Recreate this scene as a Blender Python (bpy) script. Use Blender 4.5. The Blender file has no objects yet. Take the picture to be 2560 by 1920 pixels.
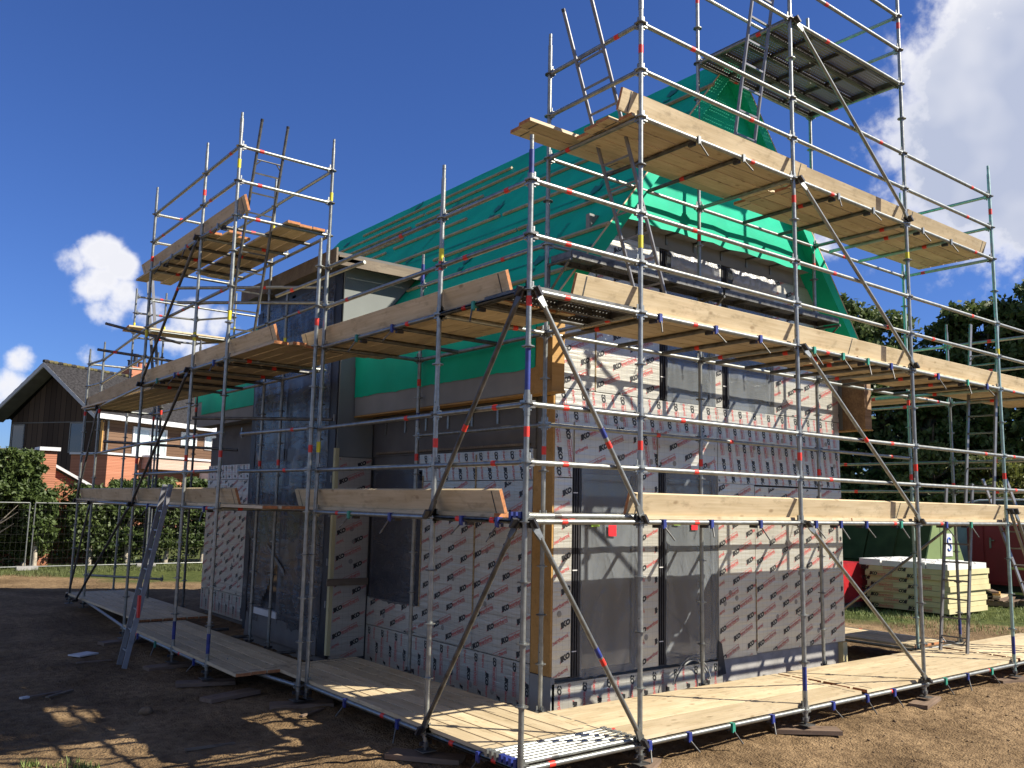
import bpy, math, random
from mathutils import Vector, Matrix, noise
random.seed(7)
R = math.radians
SC = bpy.context.scene
COL = SC.collection

# ------------------------------------------------------------ camera, sky, sun
CAM = Vector((-4.733, -5.869, 2.152))
cd = bpy.data.cameras.new('camera'); cam = bpy.data.objects.new('camera', cd); COL.objects.link(cam)
SC.camera = cam
cd.sensor_width = 36; cd.lens = 36 * 2210.037 / 2560; cd.clip_end = 3000; cd.clip_start = .05
yaw, pitch, roll = -.661, .134, .021
fw = Vector((-math.sin(yaw) * math.cos(pitch), math.cos(yaw) * math.cos(pitch), math.sin(pitch)))
r0 = Vector((math.cos(yaw), math.sin(yaw), 0)); u0 = r0.cross(fw)
rt = math.cos(roll) * r0 + math.sin(roll) * u0; up = -math.sin(roll) * r0 + math.cos(roll) * u0
M = Matrix((rt, up, -fw)).transposed().to_4x4(); M.translation = CAM
cam.matrix_world = M

SUNV = Vector((.93, -1.0, 1.125)).normalized()          # towards the sun
elev = math.asin(SUNV.z); azim = math.atan2(SUNV.x, SUNV.y)   # clockwise from +Y
sd = bpy.data.lights.new('sun', 'SUN'); so = bpy.data.objects.new('sun', sd); COL.objects.link(so)
sd.energy = 5.0; sd.angle = R(.53); sd.color = (1, .93, .82)
so.rotation_euler = SUNV.to_track_quat('Z', 'Y').to_euler()
so.location = (0, 0, 30)
W = bpy.data.worlds.new('World'); SC.world = W; W.use_nodes = True
SC.view_settings.view_transform = 'Standard'; SC.view_settings.look = 'None'
SC.view_settings.exposure = 1.10; SC.view_settings.gamma = 1
SC.cycles.max_bounces = 6; SC.cycles.transparent_max_bounces = 12
SC.cycles.use_denoising = True


def build_world():
    nt = W.node_tree; nt.nodes.clear(); N = nt.nodes.new; L = nt.links.new
    out = N('ShaderNodeOutputWorld'); bg = N('ShaderNodeBackground'); bg.inputs[1].default_value = .051
    sky = N('ShaderNodeTexSky'); sky.sky_type = 'NISHITA'; sky.sun_disc = False
    sky.sun_elevation = elev; sky.sun_rotation = azim
    sky.air_density = 1.0; sky.dust_density = .25; sky.ozone_density = 3.2
    tint = N('ShaderNodeMixRGB'); tint.blend_type = 'MULTIPLY'; tint.inputs[0].default_value = 1
    tint.inputs[2].default_value = (.47, .665, 1.16, 1)
    L(sky.outputs[0], tint.inputs[1])
    tc = N('ShaderNodeTexCoord')
    nz = N('ShaderNodeTexNoise'); nz.inputs['Scale'].default_value = 21; nz.inputs['Detail'].default_value = 9
    nz.inputs['Roughness'].default_value = .58
    L(tc.outputs['Generated'], nz.inputs['Vector'])
    nz2 = N('ShaderNodeTexNoise'); nz2.inputs['Scale'].default_value = 75; nz2.inputs['Detail'].default_value = 6
    L(tc.outputs['Generated'], nz2.inputs['Vector'])

    def math_(op, a, b=None, c=None):
        n = N('ShaderNodeMath'); n.operation = op
        for i, x in enumerate((a, b, c)):
            if x is None: continue
            if isinstance(x, (int, float)): n.inputs[i].default_value = x
            else: L(x, n.inputs[i])
        return n.outputs[0]
    # cumulus clouds standing in fixed directions of the sky: (direction, angular radius, thickness)
    blobs = [((.297, .921, .236), .036, 1.), ((.322, .916, .212), .037, 1.), ((.276, .932, .226), .020, .85),
             ((.331, .918, .188), .034, 1.), ((.352, .917, .162), .030, .9), ((.385, .912, .140), .030, .8),
             ((.420, .897, .135), .022, .8), ((.236, .963, .128), .022, .7), ((.300, .947, .112), .022, .4),
             ((.2, .974, .06), .035, .7), ((.28, .95, .10), .02, .3)]
    blobs = CLOUDS
    tot = None
    for d, rad, s in blobs:
        v = N('ShaderNodeVectorMath'); v.operation = 'DISTANCE'; L(tc.outputs['Generated'], v.inputs[0])
        v.inputs[1].default_value = Vector(d).normalized()
        m = N('ShaderNodeMapRange'); m.interpolation_type = 'SMOOTHSTEP'
        m.inputs['From Min'].default_value = rad * 1.55; m.inputs['From Max'].default_value = rad * .25
        m.inputs['To Min'].default_value = 0; m.inputs['To Max'].default_value = s
        L(v.outputs['Value'], m.inputs['Value'])
        tot = m.outputs[0] if tot is None else math_('MAXIMUM', tot, m.outputs[0])
    n1 = math_('SUBTRACT', nz.outputs['Fac'], .5); n1 = math_('MULTIPLY', n1, 1.9)
    n2 = math_('SUBTRACT', nz2.outputs['Fac'], .5); n2 = math_('MULTIPLY', n2, .45)
    dens = math_('ADD', tot, math_('ADD', n1, n2)); gate = math_('MULTIPLY', tot, 4); gate = math_('MINIMUM', gate, 1)
    mr = N('ShaderNodeMapRange'); mr.interpolation_type = 'SMOOTHSTEP'
    mr.inputs['From Min'].default_value = .30; mr.inputs['From Max'].default_value = 1.0
    L(dens, mr.inputs['Value'])
    mask = math_('MULTIPLY', mr.outputs[0], gate)
    # cloud light: top edges white, thick undersides grey-blue
    thick = N('ShaderNodeMapRange'); thick.inputs['From Min'].default_value = .62; thick.inputs['From Max'].default_value = 1.05
    L(dens, thick.inputs['Value'])
    off = N('ShaderNodeVectorMath'); off.operation = 'ADD'; L(tc.outputs['Generated'], off.inputs[0]); off.inputs[1].default_value = (.012, -.006, .03)
    nzs = N('ShaderNodeTexNoise'); nzs.inputs['Scale'].default_value = 9; nzs.inputs['Detail'].default_value = 3
    L(off.outputs[0], nzs.inputs['Vector'])
    sh = N('ShaderNodeMapRange'); sh.inputs['From Min'].default_value = .30; sh.inputs['From Max'].default_value = .55
    L(nzs.outputs['Fac'], sh.inputs['Value'])
    shade = math_('MULTIPLY', sh.outputs[0], thick.outputs[0])
    cr = N('ShaderNodeMixRGB'); cr.inputs[1].default_value = (9.5, 9.4, 9.6, 1); cr.inputs[2].default_value = (4.6, 5.1, 6.6, 1)
    bigd = N('ShaderNodeVectorMath'); bigd.operation = 'DISTANCE'; L(tc.outputs['Generated'], bigd.inputs[0]); bigd.inputs[1].default_value = pix(2640, 360)
    bm = N('ShaderNodeMapRange'); bm.interpolation_type = 'SMOOTHSTEP'; bm.inputs['From Min'].default_value = .20; bm.inputs['From Max'].default_value = .10; L(bigd.outputs['Value'], bm.inputs['Value'])
    big2 = math_('MAXIMUM', bm.outputs[0], .3); soft = math_('MULTIPLY', math_('ADD', math_('MULTIPLY', shade, .55), math_('MULTIPLY', thick.outputs[0], .5)), big2)
    L(soft, cr.inputs[0])
    mx = N('ShaderNodeMixRGB'); L(mask, mx.inputs[0]); L(tint.outputs[0], mx.inputs[1]); L(cr.outputs[0], mx.inputs[2])
    L(mx.outputs[0], bg.inputs[0]); L(bg.outputs[0], out.inputs[0])


def pix(x, y):
    return (fw + rt * (x - 1280) / 2210.037 - up * (y - 960) / 2210.037).normalized()


CLOUDS = []
for (x, y, r, s) in ((250, 640, 55, 1), (300, 665, 45, 1), (180, 655, 45, .8), (250, 710, 60, 1), (300, 740, 50, .95), (270, 770, 55, .8),
                     (480, 790, 50, .9), (550, 810, 42, .8), (440, 830, 60, .7), (600, 840, 40, .6), (45, 895, 36, .62), (215, 885, 32, .5), (5, 985, 60, .75),
                     (380, 790, 50, .7), (500, 870, 60, .6),
                     (2520, 40, 170, 1.3), (2420, 60, 70, .8), (2490, 190, 190, 1.45), (2380, 250, 100, 1), (2310, 230, 45, .7), (2570, 330, 280, 1.6), (2400, 360, 110, .9),
                     (2620, 480, 170, 1), (2330, 330, 80, .8), (2060, 610, 45, .8), (2420, 500, 60, .5), (2180, 690, 40, .45), (2900, 300, 400, 1.2)):
    CLOUDS.append((tuple(pix(x, y)), r / 2210, s))
# unseen clouds added behind and beside the viewer to lighten and warm the shade
for d, r_, s in (((-1, 0, .45), .42, 1), ((-.75, -.65, .5), .36, 1), ((-.85, .5, .75), .30, 1), ((-.2, -1, .35), .30, 1), ((-.9, -.2, 1.3), .32, .9), ((1, -.25, .35), .25, .9), ((-1, .4, .2), .30, .9), ((.1, -.6, .9), .18, .8)):
    CLOUDS.append((tuple(Vector(d).normalized()), r_ * .62, s))
build_world()

# ------------------------------------------------------------ materials
MATS = {}


def mat(name, col, rough=.6, metal=0, var=.12, scale=6, stretch=(1, 1, 1), bump=0, bscale=None, coord='Object', col2=None, spec=.5, rnd=0):
    if name in MATS: return MATS[name]
    m = bpy.data.materials.new(name); m.use_nodes = True; nt = m.node_tree; b = nt.nodes['Principled BSDF']
    N = nt.nodes.new; L = nt.links.new
    b.inputs['Roughness'].default_value = rough; b.inputs['Metallic'].default_value = metal
    b.inputs['Specular IOR Level'].default_value = spec
    tc = N('ShaderNodeTexCoord'); mp = N('ShaderNodeMapping'); mp.inputs['Scale'].default_value = stretch
    L(tc.outputs[coord], mp.inputs[0])
    n = N('ShaderNodeTexNoise'); n.inputs['Scale'].default_value = scale; n.inputs['Detail'].default_value = 7
    L(mp.outputs[0], n.inputs['Vector'])
    mr = N('ShaderNodeMapRange'); mr.inputs['From Min'].default_value = .3; mr.inputs['From Max'].default_value = .7
    L(n.outputs['Fac'], mr.inputs['Value'])
    mx = N('ShaderNodeMixRGB'); L(mr.outputs[0], mx.inputs[0])
    c = Vector(col[:3]); c2 = Vector(col2[:3]) if col2 else c * (1 - 2 * var)
    mx.inputs[1].default_value = (*c2, 1); mx.inputs[2].default_value = (*(c * (1 + var) if not col2 else c), 1)
    last = mx.outputs[0]
    if rnd:
        oi = N('ShaderNodeObjectInfo'); r = N('ShaderNodeMapRange'); L(oi.outputs['Random'], r.inputs['Value'])
        r.inputs['To Min'].default_value = 1 - rnd; r.inputs['To Max'].default_value = 1 + rnd * .6
        hs = N('ShaderNodeHueSaturation'); L(last, hs.inputs['Color']); L(r.outputs[0], hs.inputs['Value']); last = hs.outputs[0]
    L(last, b.inputs['Base Color'])
    if bump:
        nb = N('ShaderNodeTexNoise'); nb.inputs['Scale'].default_value = bscale or scale * 3; nb.inputs['Detail'].default_value = 6
        L(mp.outputs[0], nb.inputs['Vector'])
        bp = N('ShaderNodeBump'); bp.inputs['Strength'].default_value = bump; bp.inputs['Distance'].default_value = .02
        L(nb.outputs['Fac'], bp.inputs['Height']); L(bp.outputs[0], b.inputs['Normal'])
    MATS[name] = m
    return m


GALV = mat('galvanised_steel', (.285, .295, .27), .40, .75, .14, 14, (1, 1, 1), .06, 60, rnd=.18)
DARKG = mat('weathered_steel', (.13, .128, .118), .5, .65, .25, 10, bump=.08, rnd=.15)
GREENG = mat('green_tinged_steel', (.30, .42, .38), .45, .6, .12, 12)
BLUEP = mat('blue_paint', (.02, .035, .19), .45, 0, .2, 12)
GREENP = mat('green_paint', (.03, .25, .17), .45, 0, .2, 12)
REDT = mat('red_tape', (.62, .03, .015), .5, 0, .08, 9)
YELT = mat('yellow_tape', (.62, .55, .02), .5, 0, .08, 9)
DARK = mat('dark_cast_steel', (.05, .05, .055), .5, .5, .2, 20)
BLACKM = mat('black_membrane', (.012, .012, .014), .5, 0, .3, 5, bump=.2)
ALU = mat('aluminium', (.36, .365, .37), .36, .8, .1, 10, rnd=.1)
LADM = mat('dull_aluminium', (.20, .20, .205), .45, .7, .12, 10)
CONC = mat('concrete', (.30, .29, .27), .85, 0, .14, 5, bump=.2, bscale=30)
BRICKO = None


def wood_mat(name, c1, c2, knots=True, rough=.62, rnd=.2):
    m = bpy.data.materials.new(name); m.use_nodes = True; nt = m.node_tree; b = nt.nodes['Principled BSDF']
    N = nt.nodes.new; L = nt.links.new; b.inputs['Roughness'].default_value = rough; b.inputs['Specular IOR Level'].default_value = .25
    tc = N('ShaderNodeTexCoord'); oi = N('ShaderNodeObjectInfo')
    ad = N('ShaderNodeVectorMath'); ad.operation = 'ADD'; sc = N('ShaderNodeVectorMath'); sc.operation = 'SCALE'
    cb = N('ShaderNodeCombineXYZ'); L(oi.outputs['Random'], cb.inputs[0]); L(oi.outputs['Random'], cb.inputs[1])
    L(cb.outputs[0], sc.inputs[0]); sc.inputs['Scale'].default_value = 37
    L(tc.outputs['Object'], ad.inputs[0]); L(sc.outputs[0], ad.inputs[1])
    mp = N('ShaderNodeMapping'); mp.inputs['Scale'].default_value = (1.1, 26, 26); L(ad.outputs[0], mp.inputs[0])
    n = N('ShaderNodeTexNoise'); n.inputs['Scale'].default_value = 1.6; n.inputs['Detail'].default_value = 6; L(mp.outputs[0], n.inputs['Vector'])
    mp2 = N('ShaderNodeMapping'); mp2.inputs['Scale'].default_value = (1.2, 3.5, 3.5); L(ad.outputs[0], mp2.inputs[0])
    n2 = N('ShaderNodeTexNoise'); n2.inputs['Scale'].default_value = 1.5; n2.inputs['Detail'].default_value = 4; L(mp2.outputs[0], n2.inputs['Vector'])
    a = N('ShaderNodeMath'); a.operation = 'ADD'; L(n.outputs['Fac'], a.inputs[0]); L(n2.outputs['Fac'], a.inputs[1])
    mr = N('ShaderNodeMapRange'); mr.inputs['From Min'].default_value = .72; mr.inputs['From Max'].default_value = 1.28; L(a.outputs[0], mr.inputs['Value'])
    mx = N('ShaderNodeMixRGB'); L(mr.outputs[0], mx.inputs[0]); mx.inputs[1].default_value = (*c2, 1); mx.inputs[2].default_value = (*c1, 1)
    last = mx.outputs[0]
    if knots:
        mp3 = N('ShaderNodeMapping'); mp3.inputs['Scale'].default_value = (2.2, 4.2, 4.2); L(ad.outputs[0], mp3.inputs[0])
        vo = N('ShaderNodeTexVoronoi'); vo.inputs['Scale'].default_value = 1.5; L(mp3.outputs[0], vo.inputs['Vector'])
        k = N('ShaderNodeMapRange'); k.inputs['From Min'].default_value = .07; k.inputs['From Max'].default_value = .17
        k.inputs['To Min'].default_value = .65; k.inputs['To Max'].default_value = 0; L(vo.outputs['Distance'], k.inputs['Value'])
        m2 = N('ShaderNodeMixRGB'); L(k.outputs[0], m2.inputs[0]); L(last, m2.inputs[1]); m2.inputs[2].default_value = (c2[0] * .45, c2[1] * .38, c2[2] * .3, 1)
        last = m2.outputs[0]
    mp4 = N('ShaderNodeMapping'); mp4.inputs['Scale'].default_value = (1.4, 3, 3); L(ad.outputs[0], mp4.inputs[0])
    nd = N('ShaderNodeTexNoise'); nd.inputs['Scale'].default_value = 3.2; nd.inputs['Detail'].default_value = 9; nd.inputs['Roughness'].default_value = .7; L(mp4.outputs[0], nd.inputs['Vector'])
    dm = N('ShaderNodeMapRange'); dm.inputs['From Min'].default_value = .54; dm.inputs['From Max'].default_value = .72; dm.inputs['To Min'].default_value = 0; dm.inputs['To Max'].default_value = .6; L(nd.outputs['Fac'], dm.inputs['Value'])
    md = N('ShaderNodeMixRGB'); L(dm.outputs[0], md.inputs[0]); L(last, md.inputs[1]); md.inputs[2].default_value = (c2[0] * .42, c2[1] * .40, c2[2] * .38, 1); last = md.outputs[0]
    r = N('ShaderNodeMapRange'); L(oi.outputs['Random'], r.inputs['Value']); r.inputs['To Min'].default_value = 1 - rnd; r.inputs['To Max'].default_value = 1 + rnd * .5
    hs = N('ShaderNodeHueSaturation'); L(last, hs.inputs['Color']); L(r.outputs[0], hs.inputs['Value'])
    L(hs.outputs[0], b.inputs['Base Color'])
    bp = N('ShaderNodeBump'); bp.inputs['Strength'].default_value = .12; bp.inputs['Distance'].default_value = .01
    L(n.outputs['Fac'], bp.inputs['Height']); L(bp.outputs[0], b.inputs['Normal'])
    MATS[name] = m
    return m


WOOD = wood_mat('pale_spruce', (.58, .475, .305), (.43, .335, .195))
WOODEND = mat('sawn_end_grain', (.42, .17, .06), .8, 0, .2, 30)
WOODO = wood_mat('orange_timber', (.40, .235, .08), (.33, .185, .05), False)
WOODG = wood_mat('grey_timber', (.20, .16, .11), (.12, .09, .06))
WOODB = wood_mat('brown_plywood', (.30, .20, .11), (.16, .10, .06), False)
SOLE = wood_mat('muddy_plank', (.24, .17, .12), (.13, .09, .06))
STRIP = mat('nail_plate', (.10, .10, .09), .6, .4, .3, 60)


def membrane(name, col, rough=.42):
    m = mat(name, col, .6, 0, .10, 1.3, bump=.45, bscale=3.5, spec=.15); return m


GREEN = membrane('green_membrane', (.006, .42, .245))
GREYB = mat('grey_board', (.22, .225, .21), .7, 0, .08, 2)
GREYD = mat('dark_grey_board', (.12, .115, .105), .8, 0, .12, 2.5)
WHITEF = mat('white_foam', (.6, .59, .55), .7, 0, .05, 3)
YFOAM = mat('yellow_foam', (.50, .45, .24), .8, 0, .06, 3, bump=.1)
REDP = mat('red_print', (.48, .085, .08), .5, 0, .1, 9)
BLACKP = mat('black_print', (.015, .015, .015), .5, 0, .1, 9)


def foil_mat():
    m = bpy.data.materials.new('silver_foil_facing'); m.use_nodes = True; nt = m.node_tree; b = nt.nodes['Principled BSDF']
    N = nt.nodes.new; L = nt.links.new
    b.inputs['Metallic'].default_value = .55; b.inputs['Roughness'].default_value = .40
    tc = N('ShaderNodeTexCoord')
    n = N('ShaderNodeTexNoise'); n.inputs['Scale'].default_value = 1.7; n.inputs['Detail'].default_value = 5; L(tc.outputs['Object'], n.inputs['Vector'])
    mx = N('ShaderNodeMixRGB'); L(n.outputs['Fac'], mx.inputs[0]); mx.inputs[1].default_value = (.42, .405, .345, 1); mx.inputs[2].default_value = (.57, .555, .48, 1)
    # fine mesh printed in the facing
    last = mx.outputs[0]
    for ax in (0, 2):
        sp = N('ShaderNodeSeparateXYZ'); L(tc.outputs['Object'], sp.inputs[0])
        s2 = N('ShaderNodeMath'); s2.operation = 'ADD'; L(sp.outputs[0], s2.inputs[0]); L(sp.outputs[1], s2.inputs[1])
        w = N('ShaderNodeMath'); w.operation = 'MULTIPLY'; L(s2.outputs[0] if ax == 0 else sp.outputs[2], w.inputs[0]); w.inputs[1].default_value = 11
        fr = N('ShaderNodeMath'); fr.operation = 'FRACT'; L(w.outputs[0], fr.inputs[0])
        lt = N('ShaderNodeMath'); lt.operation = 'LESS_THAN'; L(fr.outputs[0], lt.inputs[0]); lt.inputs[1].default_value = .06
        k = N('ShaderNodeMath'); k.operation = 'MULTIPLY'; L(lt.outputs[0], k.inputs[0]); k.inputs[1].default_value = .28
        m2 = N('ShaderNodeMixRGB'); L(k.outputs[0], m2.inputs[0]); L(last, m2.inputs[1]); m2.inputs[2].default_value = (.2, .19, .17, 1); last = m2.outputs[0]
    L(last, b.inputs['Base Color'])
    mp = N('ShaderNodeMapping'); mp.inputs['Scale'].default_value = (.6, .6, 7); L(tc.outputs['Object'], mp.inputs[0])
    nb = N('ShaderNodeTexNoise'); nb.inputs['Scale'].default_value = 3.2; nb.inputs['Detail'].default_value = 5; L(mp.outputs[0], nb.inputs['Vector'])
    bp = N('ShaderNodeBump'); bp.inputs['Strength'].default_value = .35; bp.inputs['Distance'].default_value = .02
    L(nb.outputs['Fac'], bp.inputs['Height']); L(bp.outputs[0], b.inputs['Normal'])
    return m


FOIL = foil_mat()


def film_mat(name, col, alpha, rough=.18, bscale=2.5, stretch=(1, 1, 1), bump=.7):
    m = bpy.data.materials.new(name); m.use_nodes = True; nt = m.node_tree; b = nt.nodes['Principled BSDF']
    N = nt.nodes.new; L = nt.links.new
    b.inputs['Base Color'].default_value = (*col, 1); b.inputs['Roughness'].default_value = rough
    b.inputs['Alpha'].default_value = alpha; b.inputs['Specular IOR Level'].default_value = .8
    tc = N('ShaderNodeTexCoord'); mp = N('ShaderNodeMapping'); mp.inputs['Scale'].default_value = stretch; L(tc.outputs['Object'], mp.inputs[0])
    n = N('ShaderNodeTexNoise'); n.inputs['Scale'].default_value = bscale; n.inputs['Detail'].default_value = 8; n.inputs['Distortion'].default_value = 1.2
    L(mp.outputs[0], n.inputs['Vector'])
    su = N('ShaderNodeMath'); su.operation = 'SUBTRACT'; L(n.outputs['Fac'], su.inputs[0]); su.inputs[1].default_value = .5
    ab = N('ShaderNodeMath'); ab.operation = 'ABSOLUTE'; L(su.outputs[0], ab.inputs[0])
    rg_ = N('ShaderNodeMapRange'); rg_.inputs['From Min'].default_value = 0; rg_.inputs['From Max'].default_value = .035; rg_.inputs['To Min'].default_value = 1; rg_.inputs['To Max'].default_value = 0; L(ab.outputs[0], rg_.inputs['Value'])
    ad_ = N('ShaderNodeMath'); ad_.operation = 'MULTIPLY_ADD'; L(rg_.outputs[0], ad_.inputs[0]); ad_.inputs[1].default_value = .22; L(n.outputs['Fac'], ad_.inputs[2])
    bp = N('ShaderNodeBump'); bp.inputs['Strength'].default_value = bump; bp.inputs['Distance'].default_value = .05
    L(ad_.outputs[0], bp.inputs['Height']); L(bp.outputs[0], b.inputs['Normal'])
    mr = N('ShaderNodeMapRange'); mr.inputs['From Min'].default_value = .35; mr.inputs['From Max'].default_value = .7
    mr.inputs['To Min'].default_value = alpha * .8; mr.inputs['To Max'].default_value = min(1, alpha * 1.2)
    L(n.outputs['Fac'], mr.inputs['Value']); L(mr.outputs[0], b.inputs['Alpha'])
    return m


FILM = film_mat('clear_plastic_film', (.27, .295, .31), .42, .2, 1.0, (2.6, 2.6, .55), .6)
FILMD = film_mat('blue_grey_film', (.06, .062, .072), .62, .32, 1.6, (1, .7, 3.2), .25)
GLASS = mat('dark_glass', (.02, .025, .03), .06, 0, .1, 2, spec=.9)


# ------------------------------------------------------------ mesh builder
class MB:
    def __init__(s): s.v = []; s.f = []; s.m = []; s.s = []; s.mats = []

    def mi(s, m):
        if m not in s.mats: s.mats.append(m)
        return s.mats.index(m)

    def add(s, vs, fs, m, smooth=False, X=None):
        o = len(s.v); i = s.mi(m)
        for v in vs: s.v.append(tuple(X @ Vector(v)) if X else tuple(v))
        for f in fs: s.f.append([o + k for k in f]); s.m.append(i); s.s.append(smooth)

    def box(s, a, b, m, X=None):
        x0, y0, z0 = a; x1, y1, z1 = b
        s.add([(x0, y0, z0), (x1, y0, z0), (x1, y1, z0), (x0, y1, z0), (x0, y0, z1), (x1, y0, z1), (x1, y1, z1), (x0, y1, z1)],
              [(0, 3, 2, 1), (4, 5, 6, 7), (0, 1, 5, 4), (1, 2, 6, 5), (2, 3, 7, 6), (3, 0, 4, 7)], m, False, X)

    def cbox(s, c, d, m, X=None):
        s.box([c[i] - d[i] / 2 for i in range(3)], [c[i] + d[i] / 2 for i in range(3)], m, X)

    def tube(s, p, q, r, m, n=12, cap=True, r2=None):
        p = Vector(p); q = Vector(q); d = (q - p)
        if d.length < 1e-6: return
        d.normalize(); a = d.orthogonal().normalized(); b = d.cross(a); r2 = r if r2 is None else r2
        vs = []
        for k in range(n):
            t = 2 * math.pi * k / n; e = a * math.cos(t) + b * math.sin(t)
            vs.append(p + e * r); vs.append(q + e * r2)
        s.add(vs, [(2 * k, 2 * ((k + 1) % n), 2 * ((k + 1) % n) + 1, 2 * k + 1) for k in range(n)], m, True)
        if cap:
            s.add([vs[2 * k] for k in range(n)], [list(range(n))[::-1]], m); s.add([vs[2 * k + 1] for k in range(n)], [list(range(n))], m)

    def prism(s, pts, d, m):
        """flat polygon pts (3D, any plane) pushed along vector d"""
        n = len(pts); d = Vector(d); P = [Vector(p) for p in pts]
        s.add(P + [p + d for p in P], [list(range(n))[::-1], [n + k for k in range(n)]] + [(k, (k + 1) % n, n + (k + 1) % n, n + k) for k in range(n)], m)

    def mesh(s, name):
        me = bpy.data.meshes.new(name); me.from_pydata(s.v, [], s.f)
        for m in s.mats: me.materials.append(m)
        me.polygons.foreach_set('material_index', s.m); me.polygons.foreach_set('use_smooth', s.s); me.update()
        return me

    def obj(s, name, parent=None, loc=None):
        o = bpy.data.objects.new(name, s.mesh(name)); COL.objects.link(o)
        if loc is not None: o.location = loc
        if parent is not None: attach(o, parent)
        return o


def attach(o, parent):
    o.parent = parent
    T = Matrix.Translation(Vector(parent['base'])) if 'base' in parent.keys() else Matrix.Identity(4)
    o.matrix_parent_inverse = T.inverted()


def tag(o, label, cat, group=None, kind=None):
    o['label'] = label; o['category'] = cat
    if group: o['group'] = group
    if kind: o['kind'] = kind
    return o


def root(name, loc, label, cat, group=None):
    o = bpy.data.objects.new(name, None); COL.objects.link(o); o.location = loc; o['base'] = tuple(loc)
    o.empty_display_size = .2
    return tag(o, label, cat, group)


# ------------------------------------------------------------ lettering
def text_tris(txt, size=1.0, xs=1.0, offset=0.0):
    cu = bpy.data.curves.new('t', 'FONT'); cu.body = txt; cu.size = size; cu.offset = offset; cu.resolution_u = 2
    o = bpy.data.objects.new('t', cu); COL.objects.link(o)
    dg = bpy.context.evaluated_depsgraph_get(); me = bpy.data.meshes.new_from_object(o.evaluated_get(dg))
    vs = [(v.co.x * xs, v.co.y) for v in me.vertices]; fs = [tuple(p.vertices) for p in me.polygons]
    bpy.data.objects.remove(o); bpy.data.curves.remove(cu); bpy.data.meshes.remove(me)
    x0 = min(v[0] for v in vs); y0 = min(v[1] for v in vs)
    return [(a - x0, b - y0) for a, b in vs], fs


IKO_V, IKO_F = text_tris('IKO', 1, 1.0, .075)
_w = max(v[0] for v in IKO_V); _h = max(v[1] for v in IKO_V)
IKO_V = [(a / _w * .148 + b / _h * .014, b / _h * .068) for a, b in IKO_V]
EN_V, EN_F = text_tris('enertherm', 1, 1, .018)
_w = max(v[0] for v in EN_V); _h = max(v[1] for v in EN_V)
EN_V = [(a / _w * .255 + .165, b / _h * .048 + .011) for a, b in EN_V]
# black, red pieces of one stamp 0.44 long
STAMP = [(IKO_V, IKO_F, 0), (EN_V, EN_F, 1)]
_t = .005
STAMP.append(([(.157, 0), (.43, 0), (.43, _t), (.157, _t)], [(0, 1, 2, 3)], 1))
STAMP.append(([(.157, .07), (.43, .07), (.43, .07 - _t), (.157, .07 - _t)], [(3, 2, 1, 0)], 1))
STAMP.append(([(.157, _t), (.157 + _t, _t), (.157 + _t, .07 - _t), (.157, .07 - _t)], [(0, 1, 2, 3)], 1))
STAMP.append(([(.43 - _t, _t), (.43, _t), (.43, .07 - _t), (.43 - _t, .07 - _t)], [(0, 1, 2, 3)], 1))
STAMP.append(([(-.012, -.006), (-.004, -.006), (.004, .02), (-.004, .02)], [(0, 1, 2, 3)], 1))


def stamps(mb, O, U, V, rect, spots, ang, sc=1.0):
    """print stamps on the plane O+U*s+V*t, clipped to rect (s0,s1,t0,t1)"""
    s0, s1, t0, t1 = rect; ca, sa = math.cos(ang), math.sin(ang)
    for (a, b) in spots:
        for vs, fs, c in STAMP:
            P = [(a + (x * ca - y * sa) * sc, b + (x * sa + y * ca) * sc) for x, y in vs]
            F = []
            for f in fs:
                if all(s0 <= P[k][0] <= s1 and t0 <= P[k][1] <= t1 for k in f): F.append(f)
            if F:
                used = sorted({k for f in F for k in f}); ix = {k: i for i, k in enumerate(used)}
                mb.add([O + U * P[k][0] + V * P[k][1] for k in used], [[ix[k] for k in f] for f in F], (BLACKP, REDP)[c])


def diag_spots(rect, ph=0.0, phz=0.0):
    s0, s1, t0, t1 = rect; out = []
    i = -3
    while True:
        x = s0 + ph + i * .29
        if x > s1 + .1: break
        z = t0 + phz - 1.2 + (-.115 * i) % .367
        while z < t1 + .3: out.append((x, z)); z += .367
        i += 1
    return out


def down_spots(rect, ph=0.0, step=.125):
    s0, s1, t0, t1 = rect; out = []; i = 0; x = s0 - .3 + ph
    while x < s1 + .3:
        z = t1 + .5 - (i % 2) * .24
        while z > t0 - .6: out.append((x - (t1 - z) * -.18, z)); z -= .47
        x += step; i += 1
    return out


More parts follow.
